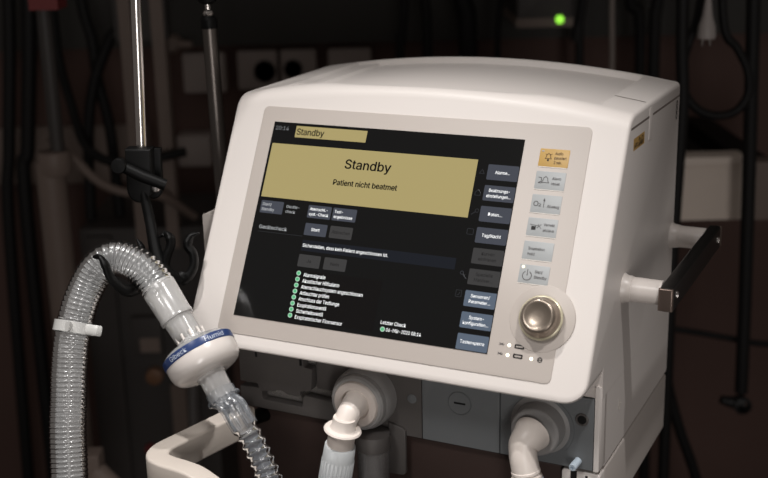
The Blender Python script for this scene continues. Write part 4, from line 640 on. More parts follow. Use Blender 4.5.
for a, b in zip(prof, prof[1:]):
    for i in range(n): mb.face((a[i], a[(i + 1) % n], b[(i + 1) % n], b[i]), 'cuff')
mb.face(prof[0][::-1], 'cuff'); mb.face(prof[-1], 'cuff')
part('ribbed_cuff', mb, EH)
def corrugated(mb, path, r0, r1, pitch, m, n=24, sub=6, sharp=1.):
    P = resample(path, pitch / sub); rad = []
    for i in range(len(P)):
        t = .5 + .5 * cos(2 * pi * i / sub); rad.append(r0 + (r1 - r0) * t ** sharp)
    mb.tube(P, rad, m, n, caps=False); return mb
p0 = FE @ Vector((0, 0, .066))
part('corrugated_tube', corrugated(MB(), spline([p0 - dn * .006, p0 + dn * .06, p0 + dn * .12 + Vector((.0, .02, 0))], 8), .0148, .0170, .0052, 'cuff'), EH)

# elbow at the outlet socket
OB = thing('inhalation_elbow', tuple(BODY_CAM_SCALE @ Vector((.359, -.014, -.072))), 'white elbow curving down from the outlet socket at the lower right', 'elbow connector')
pth = spline([(.3590, -.0140, -.0715), (.3575, -.0215, -.0735), (.3542, -.0280, -.0795), (.3552, -.0310, -.0890), (.3575, -.0325, -.0980), (.3597, -.0335, -.1060)], 6)
part('elbow_tube', MB().tube(pth, [.0192 - .0050 * min(1, i / 14) for i in range(len(pth))], 'elbow', 32).xf(BODY_CAM_SCALE), OB)
dn2 = Vector((.012, -.003, -.06)).normalized()
FO = BODY_CAM_SCALE @ axis_frame((.3592, -.0334, -.1045), dn2)
part('collar', MB().lathe([(.0135, -.002), (.0147, -.0012), (.0149, .001), (.0138, .0016), (.0138, .0040), (.0156, .0048), (.0158, .0074), (.014, .008)], FO, 'elbow', 40), OB)
OH = thing('inhalation_hose', tuple(FO @ Vector((0, 0, .008))), 'pale blue hose cuff pushed onto the white elbow at the lower right', 'hose')
part('cuff', MB().lathe([(.0138, .0075), (.0164, .0080), (.0168, .0095), (.0174, .034), (.0160, .036), (.014, .0365)], FO, 'cuff_blue', 40), OH)
q0 = FO @ Vector((0, 0, .034))
part('corrugated_tube', corrugated(MB(), spline([q0, q0 + dn2 * .06, q0 + dn2 * .13], 8), .0148, .0170, .0052, 'cuff'), OH)

# ================================================================== unit under the ventilator and its rail
BU = thing('base_unit', (.21, .15, -.186), 'low beige-sided unit with a brown-black front, directly beneath the ventilator', 'base unit')
mb = MB().rect(.012, .4232, .0245, .2965, -.186, -.1165, BODY_CAM_SCALE @ fr((0, 0, 0), (1, 0, 0), (0, 1, 0), (0, 0, 1)), 'side', r=.004, ch=.003)  # darker grey than the front corner, shade put into the colour
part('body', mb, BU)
part('front_panel', MB().rect(.012, .3815, -.30, -.1175, -.0, .008, BODY_CAM_SCALE @ PAN(.0245), 'brown', ch=.001), BU, 'brown-black front')
part('pedestal', MB().box((.06, .10, -1.2), (.34, .30, -.200), 'brown'), BU)
mb = MB().rect(.3830, .4232, -.186, -.1168, 0, .016, BODY_CAM_SCALE @ PAN(.0255), 'shell', r=.003, ch=.001)
mb.rect(.3925, .3990, -.180, -.1168, .0155, .0164, BODY_CAM_SCALE @ PAN(.0255), 'pocket').rect(.4080, .4105, -.180, -.120, .0155, .0164, BODY_CAM_SCALE @ PAN(.0255), 'pocket')  # dark strips paint the shadow of the small nipple on the corner
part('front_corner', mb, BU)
RL = thing('trolley_rail', (-.02, -.05, -.14), 'beige square-section rail bending around the trolley at the lower left', 'rail')
pth = spline([(-.0075, .026, -.139), (-.0155, -.010, -.139), (-.025, -.055, -.139), (-.0330, -.092, -.139), (-.0340, -.108, -.139), (-.0275, -.122, -.139), (-.012, -.129, -.139), (.032, -.134, -.141), (.075, -.138, -.160), (.12, -.142, -.192), (.36, -.15, -.195)], 6)
mb = MB(); R = []; P = [Vector(p) for p in pth]; hw, hh = .0125, .0165
for i, p in enumerate(P):
    t = (P[min(i + 1, len(P) - 1)] - P[max(i - 1, 0)]).normalized(); sd = Vector((t.y, -t.x, 0)).normalized()
    R.append([mb.bm.verts.new(p + sd * a + Vector((0, 0, b))) for a, b in rrect(-hw, hw, -hh, hh, .0028, 3)])
for a, b in zip(R, R[1:]):
    for i in range(len(a)): mb.face((a[i], a[(i + 1) % len(a)], b[(i + 1) % len(a)], b[i]), 'rail')
mb.face(R[0][::-1], 'rail'); mb.face(R[-1], 'rail')
part('bar', mb, RL, angle=60)
part('mount', MB().tube([(-.0085, .020, -.141), (.0, .066, -.147)], .009, 'black', 16), RL, 'dark mounting pin')

# ================================================================== breathing circuit at the left
HP = spline([(-.16, -.33, -1.175), (-.12, -.29, -.75), (-.098, -.245, -.40), (-.094, -.215, -.25), (-.0965, -.1935, -.185), (-.0995, -.1831, -.1503), (-.1060, -.1722, -.1190), (-.1120, -.1620, -.0880), (-.1175, -.1500, -.0600), (-.1227, -.1393, -.0354), (-.1270, -.1254, -.0042), (-.1275, -.1105, .0251), (-.1250, -.0970, .0463), (-.1175, -.0859, .0650), (-.1068, -.0773, .0752), (-.0938, -.0710, .0764), (-.0722, -.0684, .0684), (-.0580, -.0684, .0570), (-.0471, -.0693, .0456)], 10)
BH = thing('breathing_hose', tuple(HP[0]), 'clear corrugated hose arching over the black hook at the left, with a smooth cuff', 'hose')
part('corrugated_tube', corrugated(MB(), HP, .0192, .0200, .0052, 'hose', 32, 8, 4), BH, angle=80)
ax = (Vector((-.0004, -.0807, -.0059)) - Vector((-.0471, -.0693, .0456))).normalized()
CFm = axis_frame((-.0471, -.0693, .0456), ax)
part('cuff', MB().lathe([(.0190, -.006), (.0198, -.004), (.0194, .004), (.0186, .033), (.0192, .0345), (.0190, .038), (.0166, .0388), (.0163, .041), (.0158, .060), (.0150, .062)], CFm, 'hose_cuff', 40, caps=False), BH, 'smooth clear end cuff')
# hose clip
i0 = min(range(len(HP)), key=lambda i: (HP[i] - Vector((-.1276, -.1195, .0085))).length)
cd = (HP[i0 + 1] - HP[i0 - 1]).normalized()
CL = thing('hose_clip', tuple(HP[i0]), 'milky plastic clip ring gripping the rising leg of the corrugated hose', 'clip')
KF2 = axis_frame(HP[i0], cd, (1, 0, 0))
part('ring', MB().lathe([(.0206, -.006), (.0222, -.0058), (.0222, .0058), (.0206, .006)], KF2, 'clip', 48, caps=False), CL)
mb = MB().tube([KF2 @ Vector(q) for q in ((.0205, -.006, 0), (.026, -.006, 0), (.0335, -.0035, 0), (.0355, .0005, 0), (.033, .0045, 0), (.026, .006, 0), (.0205, .007, 0))], .0014, 'clip', 10, flat=(4, tuple(cd)))
part('open_hook', mb, CL)
mb = MB().tube([KF2 @ Vector(q) for q in ((.010, -.0195, 0), (.012, -.0240, 0), (.0135, -.0285, -.001))], .0025, 'clip', 10, flat=(2.2, tuple(cd)))
part('tab', mb, CL)

# filter disc
fa = Vector((.6390, -.2091, -.7403)).normalized()
fc = Vector((.0110, -.0842, -.0160))
FF = axis_frame(fc, fa, (.717, .511, .474))
FD = thing('breathing_filter', tuple(fc), 'round milky filter disc with a blue lettered band in the breathing hose', 'filter')
part('bowl', MB().lathe([(.0400, -.0005), (.0402, .004), (.0398, .010), (.0382, .0155), (.0345, .0200), (.0290, .0222), (.0220, .0230), (.0165, .0232), (.0150, .0240)], FF, 'bowl', 72, caps=False), FD, angle=60)
part('lid', MB().lathe([(.0394, -.0086), (.0386, -.0098), (.0350, -.0128), (.0260, -.0160), (.0175, -.0185), (.0165, -.021)], FF, 'lid', 72, caps=False), FD, 'clear upper half')
mb = MB()
part('band', MB().lathe([(.0392, -.0088), (.0405, -.0084), (.0409, -.0040), (.0405, -.0002), (.0395, .0002)], FF, 'band', 72, caps=False), FD, 'blue band with pale lettering')
def wrap_text(mb, t, a0, a1, h0, h1, r, m):
    vs, ps = text_polys(t); x0 = min(v[0] for v in vs); x1 = max(v[0] for v in vs); c = caph()
    V_ = []
    for v in vs:
        a = a0 + (a1 - a0) * (v[0] - x0) / (x1 - x0); h = h0 + (h1 - h0) * v[1] / c
        V_.append(mb.bm.verts.new(FF @ Vector((r * cos(a), r * sin(a), h))))
    for p in ps: mb.face([V_[i] for i in p], m)
BAND_A = None
def cam_angle():                      # the side of the band that faces the room's viewer side
    d = FF.to_3x3().inverted() @ Vector((.3, -.9, .2)); return atan2(d.y, d.x)
ca = cam_angle()
for t, a0, a1 in (('Gibeck', 27, -6), ('Humid', -36, -70)):
    mb = MB(); wrap_text(mb, t, ca + radians(a0), ca + radians(a1), -.0016, -.0066, .0412, 'band_text')
    part('band_lettering', mb, FD)
part('inlet_neck', MB().lathe([(.0130, -.044), (.0134, -.036), (.0140, -.0185)] , FF, 'hose_cuff', 36, caps=False), FD)
mb = MB()
for k in range(10):
    a = 2 * pi * k / 10; c = FF @ Vector((.0155 * cos(a), .0155 * sin(a), -.0180)); d = FF @ Vector((.0155 * cos(a), .0155 * sin(a), -.0275))
    mb.tube([c, d], .0016, 'bowl', 8)
part('neck_ribs', mb, FD)
part('outlet_neck', MB().lathe([(.0165, .0215), (.0160, .027), (.0150, .026), (.0146, .051), (.0138, .053)], FF, 'hose_cuff', 36, caps=False), FD)

# spiral tube leading down from the filter
o0 = fc + fa * .044
SP = spline([o0, fc + fa * .054, (.0575, -.0990, -.0600), (.0686, -.1036, -.0702), (.0845, -.1080, -.0873), (.0986, -.1130, -.1063), (.1107, -.1185, -.1240), (.1200, -.1280, -.1380), (.1310, -.152, -.155), (.142, -.185, -.190), (.150, -.215, -.26), (.152, -.225, -.40), (.150, -.22, -.62)], 12)
ST = thing('bellows_tube', tuple(SP[0]), 'shiny clear ribbed tube running down from the filter disc', 'hose')
i1 = min(range(len(SP)), key=lambda i: (SP[i] - Vector((.0760, -.1058, -.0780))).length)
part('ribbed_tube', corrugated(MB(), SP[i1:], .0112, .0138, .0100, 'spiral', 48, 16, 1.3), ST, angle=80)
part('socket', MB().tube(resample(SP[:i1 + 2], .003), .0126, 'spiral', 28, caps=False), ST)
t1 = (SP[i1] - SP[i1 - 6]).normalized()
F2 = axis_frame(fc + fa * .0475, fa)
part('end_collar', MB().lathe([(.0152, -.005), (.0162, -.004), (.0164, .0035), (.0186, .0040), (.0188, .0070), (.0160, .0075), (.0140, .010), (.0128, .011)], F2, 'spiral', 40, caps=False), ST)
for k in range(10):
    a = 2 * pi * k / 10; off = F2.to_3x3() @ Vector((.0130 * cos(a), .0130 * sin(a), 0))
    part('socket_rib', MB().tube([p + off for p in resample(SP[10:i1 + 1], .006)], .0014, 'spiral', 8), ST)

# ================================================================== hose support arm with hooks
AR = thing('hose_support_arm', (-.12, .01, .13), 'black hinged hose holder hanging from a thin chrome rod, left of the ventilator', 'support arm')
pt = Vector((-.1166, .0199, .3541)); pb = Vector((-.1235, .0165, .172)); du = (pt - pb).normalized()
part('rod', MB().tube([pb, pt + du * .5], .0062, 'chrome', 32), AR, 'thin polished chrome rod')
part('rod_joint', MB().tube([pt - du * .003, pt + du * .03], .0085, 'black', 24), AR)
RT = Vector((.8990, .4374, -.0227)); UP = Vector((-.010, .050, .998)).normalized(); OUT = RT.cross(UP)
UP = OUT.cross(RT).normalized()
CFr = fr((-.1227, .0110, .1480), RT, UP, OUT)
out = [(-.0145, .033), (-.0145, -.012)] + [(.0145 * cos(radians(180 + 180 * i / 12)), -.0125 + .0165 * sin(radians(180 + 180 * i / 12))) for i in range(1, 12)] + [(.0145, -.012), (.0145, .033)]
part('clamp_block', MB().prism(out, -.010, .014, CFr, 'black', .0025), AR)
out = [(.0, .031), (.0, -.016)] + [(.0110 + .0110 * cos(radians(180 + 180 * i / 10)), -.0165 + .0125 * sin(radians(180 + 180 * i / 10))) for i in range(1, 10)] + [(.022, -.016), (.022, .031)]
part('hinge_plate', MB().prism(out, -.016, -.0085, CFr, 'black', .002), AR)
LV = part('clamp_knob', MB().lathe([(.0001, .033), (.0075, .0325), (.0088, .030), (.0090, .024), (.0075, .020), (.0055, .012)], CFr @ Matrix.Translation((-.0185, .0165, 0)), 'black', 28), AR)
part('lever', MB().tube([CFr @ Vector(q) for q in ((-.0185, .0165, .024), (.006, .0040, .023), (.0315, -.0065, .021))], [.0062, .0068, .0064], 'black', 20), LV)
part('drop_rod', MB().tube([(-.1160, .0045, .1330), (-.1105, .0010, .1180), (-.1024, -.0045, .0959), (-.0911, -.0140, .0678), (-.0817, -.0190, .0475)], [.0058, .0060, .0064, .0075, .0085], 'black', 20), AR)
part('screw', MB().lathe([(.0046, 0), (.0046, .003), (.0035, .004), (.0001, .004)], CFr @ Matrix.Translation((.0150, -.0155, -.008)), 'chrome', 18), AR, 'bright screw')
FG = part('hook_hub', MB().tube([(-.0860, -.0350, .0420), (-.0800, -.0220, .0470), (-.0740, -.0150, .0420), (-.0662, -.0066, .0360)], [.0055, .0095, .0090, .0060], 'black', 20), AR)
def finger(pts, r):
    P = spline(pts, 6); k = len(P); rr = []
    for i in range(k):
        t = i / (k - 1); rr.append(r * (.22 + .95 * min(1, t * 3.2)) if t < .3 else r * 1.0)
    part('hook_finger', MB().tube(P, rr, 'black', 16, flat=(.62, (.9, .43, .1))), FG)
finger([(-.1019, -.1081, .0879), (-.0932, -.1069, .0882), (-.0868, -.1074, .0800), (-.0828, -.1062, .0665), (-.0781, -.0989, .0550), (-.0760, -.0883, .0470), (-.0815, -.0645, .0415), (-.0855, -.0360, .0420)], .0068)
finger([(-.1089, -.0234, .0838), (-.1040, -.0235, .0761), (-.0996, -.0270, .0658), (-.0953, -.0324, .0537), (-.0849, -.0368, .0422)], .006)
finger([(-.0905, -.0080, .0836), (-.0835, -.0040, .0868), (-.0768, -.0045, .0825), (-.0765, -.0055, .0739), (-.0794, -.0097, .0631), (-.0792, -.0132, .0523), (-.0720, -.0134, .0420), (-.0662, -.0066, .0360)], .0084)
finger([(-.0545, .0205, .0850), (-.0628, .0160, .0815), (-.0655, .0115, .0715), (-.0590, .0121, .0620), (-.0565, .0085, .0490), (-.0590, .0005, .0385), (-.0662, -.0066, .0360)], .0084)

# second, darker pole behind
SPL = thing('lamp_arm', (-.1685, .2403, .07), 'dark grey tubular arm with a bright ball joint, left of the ventilator', 'pole')
a = Vector((-.1654, .2291, .2979)); b = Vector((-.1613, .2311, .0346)); d = (b - a).normalized()
part('tube', MB().tube([a, a + d * .42], .0098, 'steel_dark', 28), SPL)
part('end_cap', MB().lathe([(.0075, -.008), (.0105, -.004), (.0108, .006), (.0101, .008)], axis_frame(a, d), 'black', 28), SPL)
part('ball_joint', MB().lathe([(.0035, -.024), (.0035, -.016), (.0060, -.0145), (.0070, -.011), (.0060, -.008)], axis_frame(a, d), 'chrome', 24), SPL, 'bright ball joint')
part('swivel_knob', MB().lathe([(.006, -.044), (.0125, -.042), (.0135, -.034), (.0115, -.026), (.0045, -.022)], axis_frame(a, d), 'black', 28), SPL)
part('upper_tube', MB().tube([a - d * .04, a - d * .3 + Vector((-.03, .02, 0))], .008, 'steel_dark', 20), SPL)

# ================================================================== things standing behind, in the room
def rbox(a, b, m, ch=.003, F=None): return MB().box(a, b, m, ch)
# telescopic column
CO = thing('telescopic_stand', (-.58, 2.03, 0), 'dim grey telescopic column standing in the dark at the far left', 'stand', W=ROOM)
part('lower_tube', MB().lathe([(.0255, .04), (.0255, 1.215)], fr((-.5785, 2.03, 0), (1, 0, 0), (0, 1, 0), (0, 0, 1)), 'dull_grey', 32), CO)
CFm2 = fr((-.5625, 2.03, 0), (1, 0, 0), (0, 1, 0), (0, 0, 1))
CO2 = fr((-.5705, 2.03, 0), (1, 0, 0), (0, 1, 0), (0, 0, 1))
part('collar', MB().lathe([(.0255, 1.19), (.0295, 1.197), (.0300, 1.222), (.0270, 1.232), (.0120, 1.234)], fr((-.5700, 2.03, 0), (1, 0, 0), (0, 1, 0), (0, 0, 1)), 'dull_grey', 32), CO)
part('upper_tube', MB().lathe([(.0125, 1.225), (.0125, 1.56)], CFm2, 'dark_grey', 24), CO)
part('top_block', MB().box((-.578, 2.0, 1.476), (-.530, 2.06, 1.56), 'red', .003), CO, 'dull red block')
part('foot', MB().lathe([(.16, 0), (.16, .02), (.06, .045), (.03, .06)], fr((-.5785, 2.03, 0), (1, 0, 0), (0, 1, 0), (0, 0, 1)), 'dull_grey', 40), CO)
# stand base close behind the hose
SB = thing('stand_base', (-.49, 1.83, 0), 'dim grey block low behind the corrugated hose, at the bottom left', 'stand', W=ROOM)
part('post', MB().box((-.512, 1.80, .0), (-.484, 1.84, .761), 'dull_grey', .004), SB)
part('arm', MB().tube([(-.494, 1.815, .722), (-.444, 1.79, .684), (-.333, 1.75, .642)], .022, 'dull_grey', 20), SB)
# equipment rack
RK = thing('equipment_rack', (-.5, 2.5, 0), 'dark equipment rack with two upright posts, behind the chrome rod', 'rack', W=ROOM)
part('cabinet', MB().box((-.640, 2.41, 0), (-.375, 2.7, .985), 'dark_grey', .006), RK)
for x in (-.506, -.442): part('post', MB().box((x - .0125, 2.40, .94), (x + .0125, 2.44, 1.60), 'dull_grey', .003), RK)
part('cross_panel', MB().box((-.53, 2.41, 1.375), (-.425, 2.45, 1.60), 'dark_grey', .003), RK)
part('module', MB().rect(-.545, -.480, .700, .790, 0, .02, WALL(2.41), 'dark_grey', r=.004, ch=.002), RK)
part('label_plate', MB().rect(-.528, -.486, .712, .744, .02, .022, WALL(2.41), 'dull_grey', r=.003), RK)
part('dial', MB().lathe([(.019, 0), (.018, .018), (.012, .02), (.0001, .02)], WALL(2.41) @ Matrix.Translation((-.505, .652, 0)), 'dial', 24), RK, 'brownish dial')
part('strip', MB().rect(-.472, -.440, .44, .63, 0, .012, WALL(2.41), 'dull_grey', r=.003), RK)
part('red_button', MB().lathe([(.012, 0), (.011, .01), (.0001, .011)], WALL(2.41) @ Matrix.Translation((-.529, .476, 0)), 'red', 20), RK, 'red button')
part('side_column', MB().rect(-.625, -.572, .25, .97, 0, .015, WALL(2.41), 'dark_grey', r=.004), RK)
# dark corrugated hose hanging behind the filter
single('dark_hose', corrugated(MB(), spline([(-.300, 1.75, .99), (-.307, 1.75, .90), (-.311, 1.75, .80), (-.312, 1.75, .60), (-.30, 1.76, .3), (-.27, 1.78, .02)], 10), .0095, .0118, .0065, 'dark_grey', 18), (-.31, 1.75, .02), 'dim grey corrugated hose hanging behind the filter disc', 'hose', W=ROOM)
# wall fittings
GO = thing('gas_outlet', (-.46, 2.8, 1.3), 'grey gas outlet fitting on the wall between the two poles', 'wall outlet', W=ROOM)
part('body', MB().lathe([(.020, 0), (.020, .05), (.012, .06), (.0001, .06)], WALL(2.80) @ Matrix.Translation((-.478, 1.322, 0)), 'dull_grey', 28), GO)
part('lever', MB().tube([(-.478, 2.755, 1.324), (-.44, 2.75, 1.322), (-.430, 2.75, 1.322)], [.011, .009, .008], 'dull_grey', 16), GO)
def socket(x0, x1, z0, z1, lab, holes):
    t = thing('wall_socket', ((x0 + x1) / 2, 2.84, (z0 + z1) / 2), lab, 'socket', 'socket plates on the wall', W=ROOM)
    part('plate', MB().rect(x0, x1, z0, z1, 0, .03, WALL(2.84), 'plate', r=.006, ch=.003), t)
    for hx, hz, r in holes:
        part('receptacle', MB().lathe([(r, .03), (r, .033), (r * .9, .034), (r * .85, .022), (.0001, .022)], WALL(2.84) @ Matrix.Translation((hx, hz, 0)), 'pocket', 28), t, 'dark round receptacle')
socket(-.336, -.242, 1.205, 1.297, 'white double socket plate at the far left of the ventilator top, nearer the dark pole', [(-.272, 1.248, .026)])
socket(-.234, -.150, 1.205, 1.297, 'white socket plate just right of the one by the dark pole', [(-.205, 1.252, .022)])
socket(-.122, -.02, 1.205, 1.297, 'white socket plate mostly hidden behind the rounded top of the ventilator', [])
socket(-.465, -.365, 1.20, 1.295, 'dull socket plate behind the dark grey tubular arm', [])
single('wall_box', MB().rect(-.485, -.405, 1.03, 1.105, 0, .07, WALL(2.84), 'plate', r=.005, ch=.004), (-.445, 2.84, 1.03), 'pale box on the wall behind the dark arm, below the socket plates', 'box', W=ROOM)
single('rail_panel', MB().rect(-1.05, -.56, .985, 1.125, 0, .02, WALL(2.84), 'dull_grey', r=.004, ch=.003), (-.8, 2.84, .985), 'dim pale wall panel behind the cables at the far left', 'wall panel', W=ROOM)
LB = thing('power_unit', (.345, 2.8, 1.37), 'grey box with a small lit green light, high behind the ventilator', 'box', W=ROOM)
part('case', MB().rect(.292, .408, 1.378, 1.50, 0, .26, WALL(2.80), 'dark_grey', r=.004, ch=.003), LB)
part('lower_strip', MB().rect(.290, .410, 1.367, 1.386, 0, .262, WALL(2.80), 'dull_grey', r=.003), LB)
part('indicator', MB().lathe([(.0085, .258), (.0085, .264), (.005, .266), (.0001, .266)], WALL(2.80) @ Matrix.Translation((.3815, 1.3825, 0)), 'green_led', 20), LB, 'lit green light')
GB = thing('grey_cabinet', (.63, 2.3, 0), 'pale grey box to the right behind the side handle', 'cabinet', W=ROOM)
part('case', MB().box((.570, 2.205, 1.030), (.688, 2.255, 1.150), 'box_grey', .003), GB)
part('top_rim', MB().box((.568, 2.200, 1.140), (.690, 2.256, 1.155), 'box_edge', .003), GB)
part('wall_bracket', MB().box((.64, 2.25, 1.05), (.68, 2.845, 1.11), 'cable'), GB)
G2 = thing('grey_cabinet', (.75, 2.3, 0), 'pale grey box at the right edge, beyond the black pole', 'cabinet', W=ROOM)
part('case', MB().box((.697, 2.205, 1.028), (.80, 2.255, 1.142), 'dull_grey', .003), G2)
part('wall_bracket', MB().box((.73, 2.25, 1.05), (.79, 2.845, 1.11), 'cable'), G2)
# black poles and cables
def cable(name, pts, r, lab, cat='cable', m='cable', group=None, n=12):
    P = spline(pts, 10); return single(name, MB().tube(P, r, m, n), tuple(P[0]), lab, cat, group, W=ROOM)
BP = thing('black_pole', (.665, 2.1, .7), 'black pole with a small clamp at its lower end, hanging at the right edge', 'pole', W=ROOM)
part('tube', MB().tube([(.640, 2.1, 1.75), (.652, 2.1, 1.469), (.663, 2.1, 1.189), (.6725, 2.1, .903), (.677, 2.1, .716)], .0125, 'cable', 20), BP)
part('clamp', MB().tube([(.636, 2.09, .706), (.655, 2.09, .700), (.678, 2.09, .700)], [.008, .011, .016], 'rubber', 16), BP)
part('ring', MB().lathe([(.010, 0), (.017, .002), (.017, .012), (.010, .014)], WALL(2.085) @ Matrix.Translation((.674, .698, 0)), 'rubber', 24, caps=False), BP)
cable('black_cable', [(.500, 2.0, 1.62), (.506, 2.0, 1.402), (.512, 2.0, 1.30), (.510, 2.0, 1.18), (.507, 2.0, 1.00), (.510, 2.0, .6), (.52, 2.0, .02)], .011, 'thick black cable hanging right along the rear edge of the ventilator')
cable('black_cable', [(.40, 2.14, .870), (.516, 2.135, .842), (.592, 2.135, .827), (.659, 2.135, .813), (.736, 2.135, .799), (.95, 2.16, .78), (1.15, 2.5, .77), (1.2, 2.835, .77)], .0062, 'thin black cable running level across the red-brown wall at the right')
cable('black_cable', [(.520, 2.11, .95), (.527, 2.1, .816), (.536, 2.1, .734), (.563, 2.1, .639), (.602, 2.1, .527), (.66, 2.1, .3), (.72, 2.1, .02)], .0105, 'thick black cable slanting down to the right below the side handle')
PL = thing('mains_plug', (.545, 2.0, 1.40), 'grey mains plug hanging by its cord at the top right', 'plug', W=ROOM)
part('body', MB().lathe([(.0001, 1.404), (.0148, 1.404), (.0155, 1.409), (.0140, 1.424), (.0085, 1.442), (.0060, 1.462), (.0048, 1.470)], fr((.5462, 2.0, 0), (1, 0, 0), (0, 1, 0), (0, 0, 1)), 'plug', 28), PL)
for x in (.540, .5525): part('prong', MB().tube([(x, 2.0, 1.406), (x, 2.0, 1.392)], .0022, 'steel_dark', 12), PL)
part('cord', MB().tube(spline([(.5462, 2.0, 1.465), (.5465, 2.0, 1.50), (.55, 2.01, 1.60), (.56, 2.04, 1.75)], 6), .0042, 'plug', 12), PL)
cable('cable_loop', [(.56, 2.06, 1.62), (.546, 2.05, 1.45), (.530, 2.05, 1.39), (.521, 2.05, 1.345), (.528, 2.05, 1.305), (.550, 2.05, 1.276), (.583, 2.05, 1.263), (.618, 2.05, 1.270), (.638, 2.05, 1.300), (.634, 2.05, 1.342), (.614, 2.05, 1.380), (.588, 2.05, 1.425), (.575, 2.06, 1.62)], .0078, 'black teardrop loop of cable hanging below the grey plug')
cable('grey_cable', [(.462, 2.4, 1.75), (.464, 2.4, 1.443), (.468, 2.4, 1.302), (.470, 2.4, 1.0), (.47, 2.4, .02)], .0055, 'thin grey cord hanging straight down behind the ventilator top, right of the green light', m='cord')
g = 'black cables hanging behind the ventilator top'
for i, (pts, r, lab) in enumerate((
        ([(.062, 2.6, 1.75), (.057, 2.6, 1.436), (.048, 2.6, 1.34), (.044, 2.6, 1.23), (.05, 2.6, .01)], .010, 'black cable leftmost behind the ventilator top, beside the socket plates'),
        ([(.098, 2.6, 1.75), (.100, 2.6, 1.435), (.105, 2.6, 1.25), (.11, 2.6, .01)], .011, 'second black cable behind the ventilator top, just right of the leftmost one'),
        ([(.180, 2.62, 1.75), (.183, 2.62, 1.435), (.195, 2.62, 1.25), (.20, 2.62, .01)], .021, 'thick pair-wide black cable hanging behind the middle of the ventilator top'),
        ([(.262, 2.6, 1.75), (.261, 2.6, 1.431), (.256, 2.6, 1.25), (.25, 2.6, .01)], .007, 'thin black cable hanging just left of the box with the green light'),
        ([(.445, 2.6, 1.75), (.440, 2.6, 1.43), (.425, 2.6, 1.33), (.436, 2.6, 1.26), (.44, 2.6, .01)], .010, 'black cable hanging between the green light and the grey cord'),
        ([(.537, 2.6, 1.75), (.541, 2.6, 1.424), (.569, 2.6, 1.255), (.56, 2.6, .01)], .012, 'black cable hanging just right of the grey cord'),
        ([(.610, 2.6, 1.75), (.601, 2.6, 1.423), (.598, 2.6, 1.25), (.62, 2.6, .01)], .014, 'black cable hanging behind the rear right corner of the ventilator top'))):
    cable('black_cable', pts, r, lab, group=g)
g = 'black cables at the far left'
for pts, r, lab in (
        ([(-.755, 2.5, 1.8), (-.762, 2.5, 1.463), (-.795, 2.5, 1.15), (-.817, 2.5, .938), (-.85, 2.5, .01)], .014, 'black cable hanging nearest the left edge'),
        ([(-.715, 2.5, 1.8), (-.721, 2.5, 1.462), (-.755, 2.5, 1.15), (-.774, 2.5, 1.0), (-.78, 2.5, .01)], .016, 'thick black cable hanging between the left edge and the grey column'),
        ([(-.64, 2.5, 1.8), (-.614, 2.5, 1.46), (-.598, 2.5, 1.367), (-.594, 2.5, 1.284), (-.577, 2.5, 1.176), (-.572, 2.5, .99)], .012, 'black cable curving down beside the grey column, left of the chrome rod'),
        ([(-.49, 2.47, 1.8), (-.516, 2.47, 1.447), (-.557, 2.47, 1.366), (-.594, 2.47, 1.284), (-.616, 2.47, 1.177), (-.628, 2.47, .99)], .012, 'black cable slanting down to the left behind the chrome rod'),
        ([(-.66, 2.444, 1.8), (-.658, 2.444, 1.43), (-.655, 2.444, 1.33), (-.640, 2.444, 1.245), (-.605, 2.400, 1.162), (-.53, 2.380, 1.130), (-.40, 2.385, 1.15)], .010, 'black cable sagging to the right behind the grey column')):
    cable('black_cable', pts, r, lab, group=g)
cable('grey_hose', [(-.66, 2.33, 1.20), (-.612, 2.33, 1.15), (-.572, 2.33, 1.106), (-.523, 2.33, 1.082), (-.45, 2.35, 1.066), (-.40, 2.43, 1.0)], .009, 'dim grey tube sagging between the column and the chrome rod', 'hose', 'dull_grey')

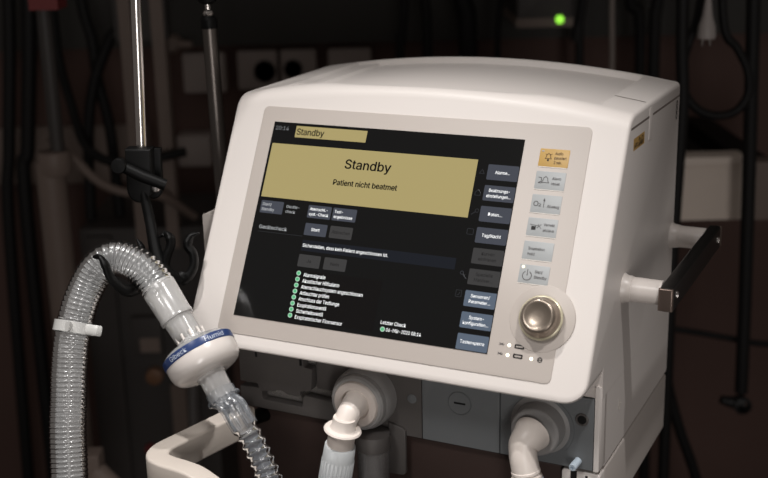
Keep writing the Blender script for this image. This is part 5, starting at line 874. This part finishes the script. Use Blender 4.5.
# ================================================================== light
def spot(name, pos, target, energy, ang, size, col, blend=.35):
    l = bpy.data.lights.new(name, 'SPOT'); l.energy = energy; l.spot_size = radians(ang); l.spot_blend = blend
    l.shadow_soft_size = size; l.color = col
    o = bpy.data.objects.new(name, l); COL.objects.link(o)
    p = DEV @ Vector(pos); t = DEV @ Vector(target); o.location = p
    o.rotation_euler = (t - p).to_track_quat('-Z', 'Y').to_euler(); return o
WARM = (1, .972, .95)
spot('lamp_or_fill', (.93, -.38, 1.85), (.22, -.33, 0), 86, 47, .03, WARM, 1.)
spot('lamp_or_fill', (-.25, -.25, 1.85), (.19, -.325, 0), 95, 47, .03, WARM, 1.)
spot('lamp_or_fill', (.0, -1.5, 1.85), (.15, 0, .02), 58, 28, .25, WARM, .6)  # added soft fill from the front, not a lamp of the room
a = bpy.data.lights.new('highlight_light', 'AREA'); a.shape = 'RECTANGLE'; a.size = .5; a.size_y = 1.3; a.energy = 19; a.color = (1, .96, .93)  # added light for highlights on the rod and hoses, no window known
ao = bpy.data.objects.new('highlight_light', a); COL.objects.link(ao); ao.location = (.34, -1.9, 1.22)
ao.rotation_euler = (Vector((-.1, 1.3, 1.3)) - Vector(ao.location)).to_track_quat('-Z', 'Y').to_euler()
w = bpy.data.worlds.new('room_air'); SC.world = w; w.use_nodes = True
bgn = w.node_tree.nodes['Background']; bgn.inputs[0].default_value = (.95, .86, .80, 1); bgn.inputs[1].default_value = .105

# ================================================================== camera
cam = bpy.data.cameras.new('camera'); co = bpy.data.objects.new('camera', cam); COL.objects.link(co)
pitch, roll = .28712, -.02364
d = Vector((0, cos(pitch), -sin(pitch))); r = Vector((1, 0, 0)); u = r.cross(d)
R2 = r * cos(roll) + u * sin(roll); U2 = -r * sin(roll) + u * cos(roll)
co.matrix_world = Matrix(((R2.x, U2.x, -d.x, 0), (R2.y, U2.y, -d.y, 0), (R2.z, U2.z, -d.z, 1.65835), (0, 0, 0, 1)))
cam.sensor_width = 36; cam.lens = 36 * 1190.99 / 768; cam.clip_start = .05
cam.dof.use_dof = True; cam.dof.focus_distance = 1.29; cam.dof.aperture_fstop = 4.2
SC.camera = co
vs = SC.view_settings
vs.view_transform = 'Standard'; vs.look = 'None'; vs.exposure = 0; vs.gamma = 1; vs.use_curve_mapping = False
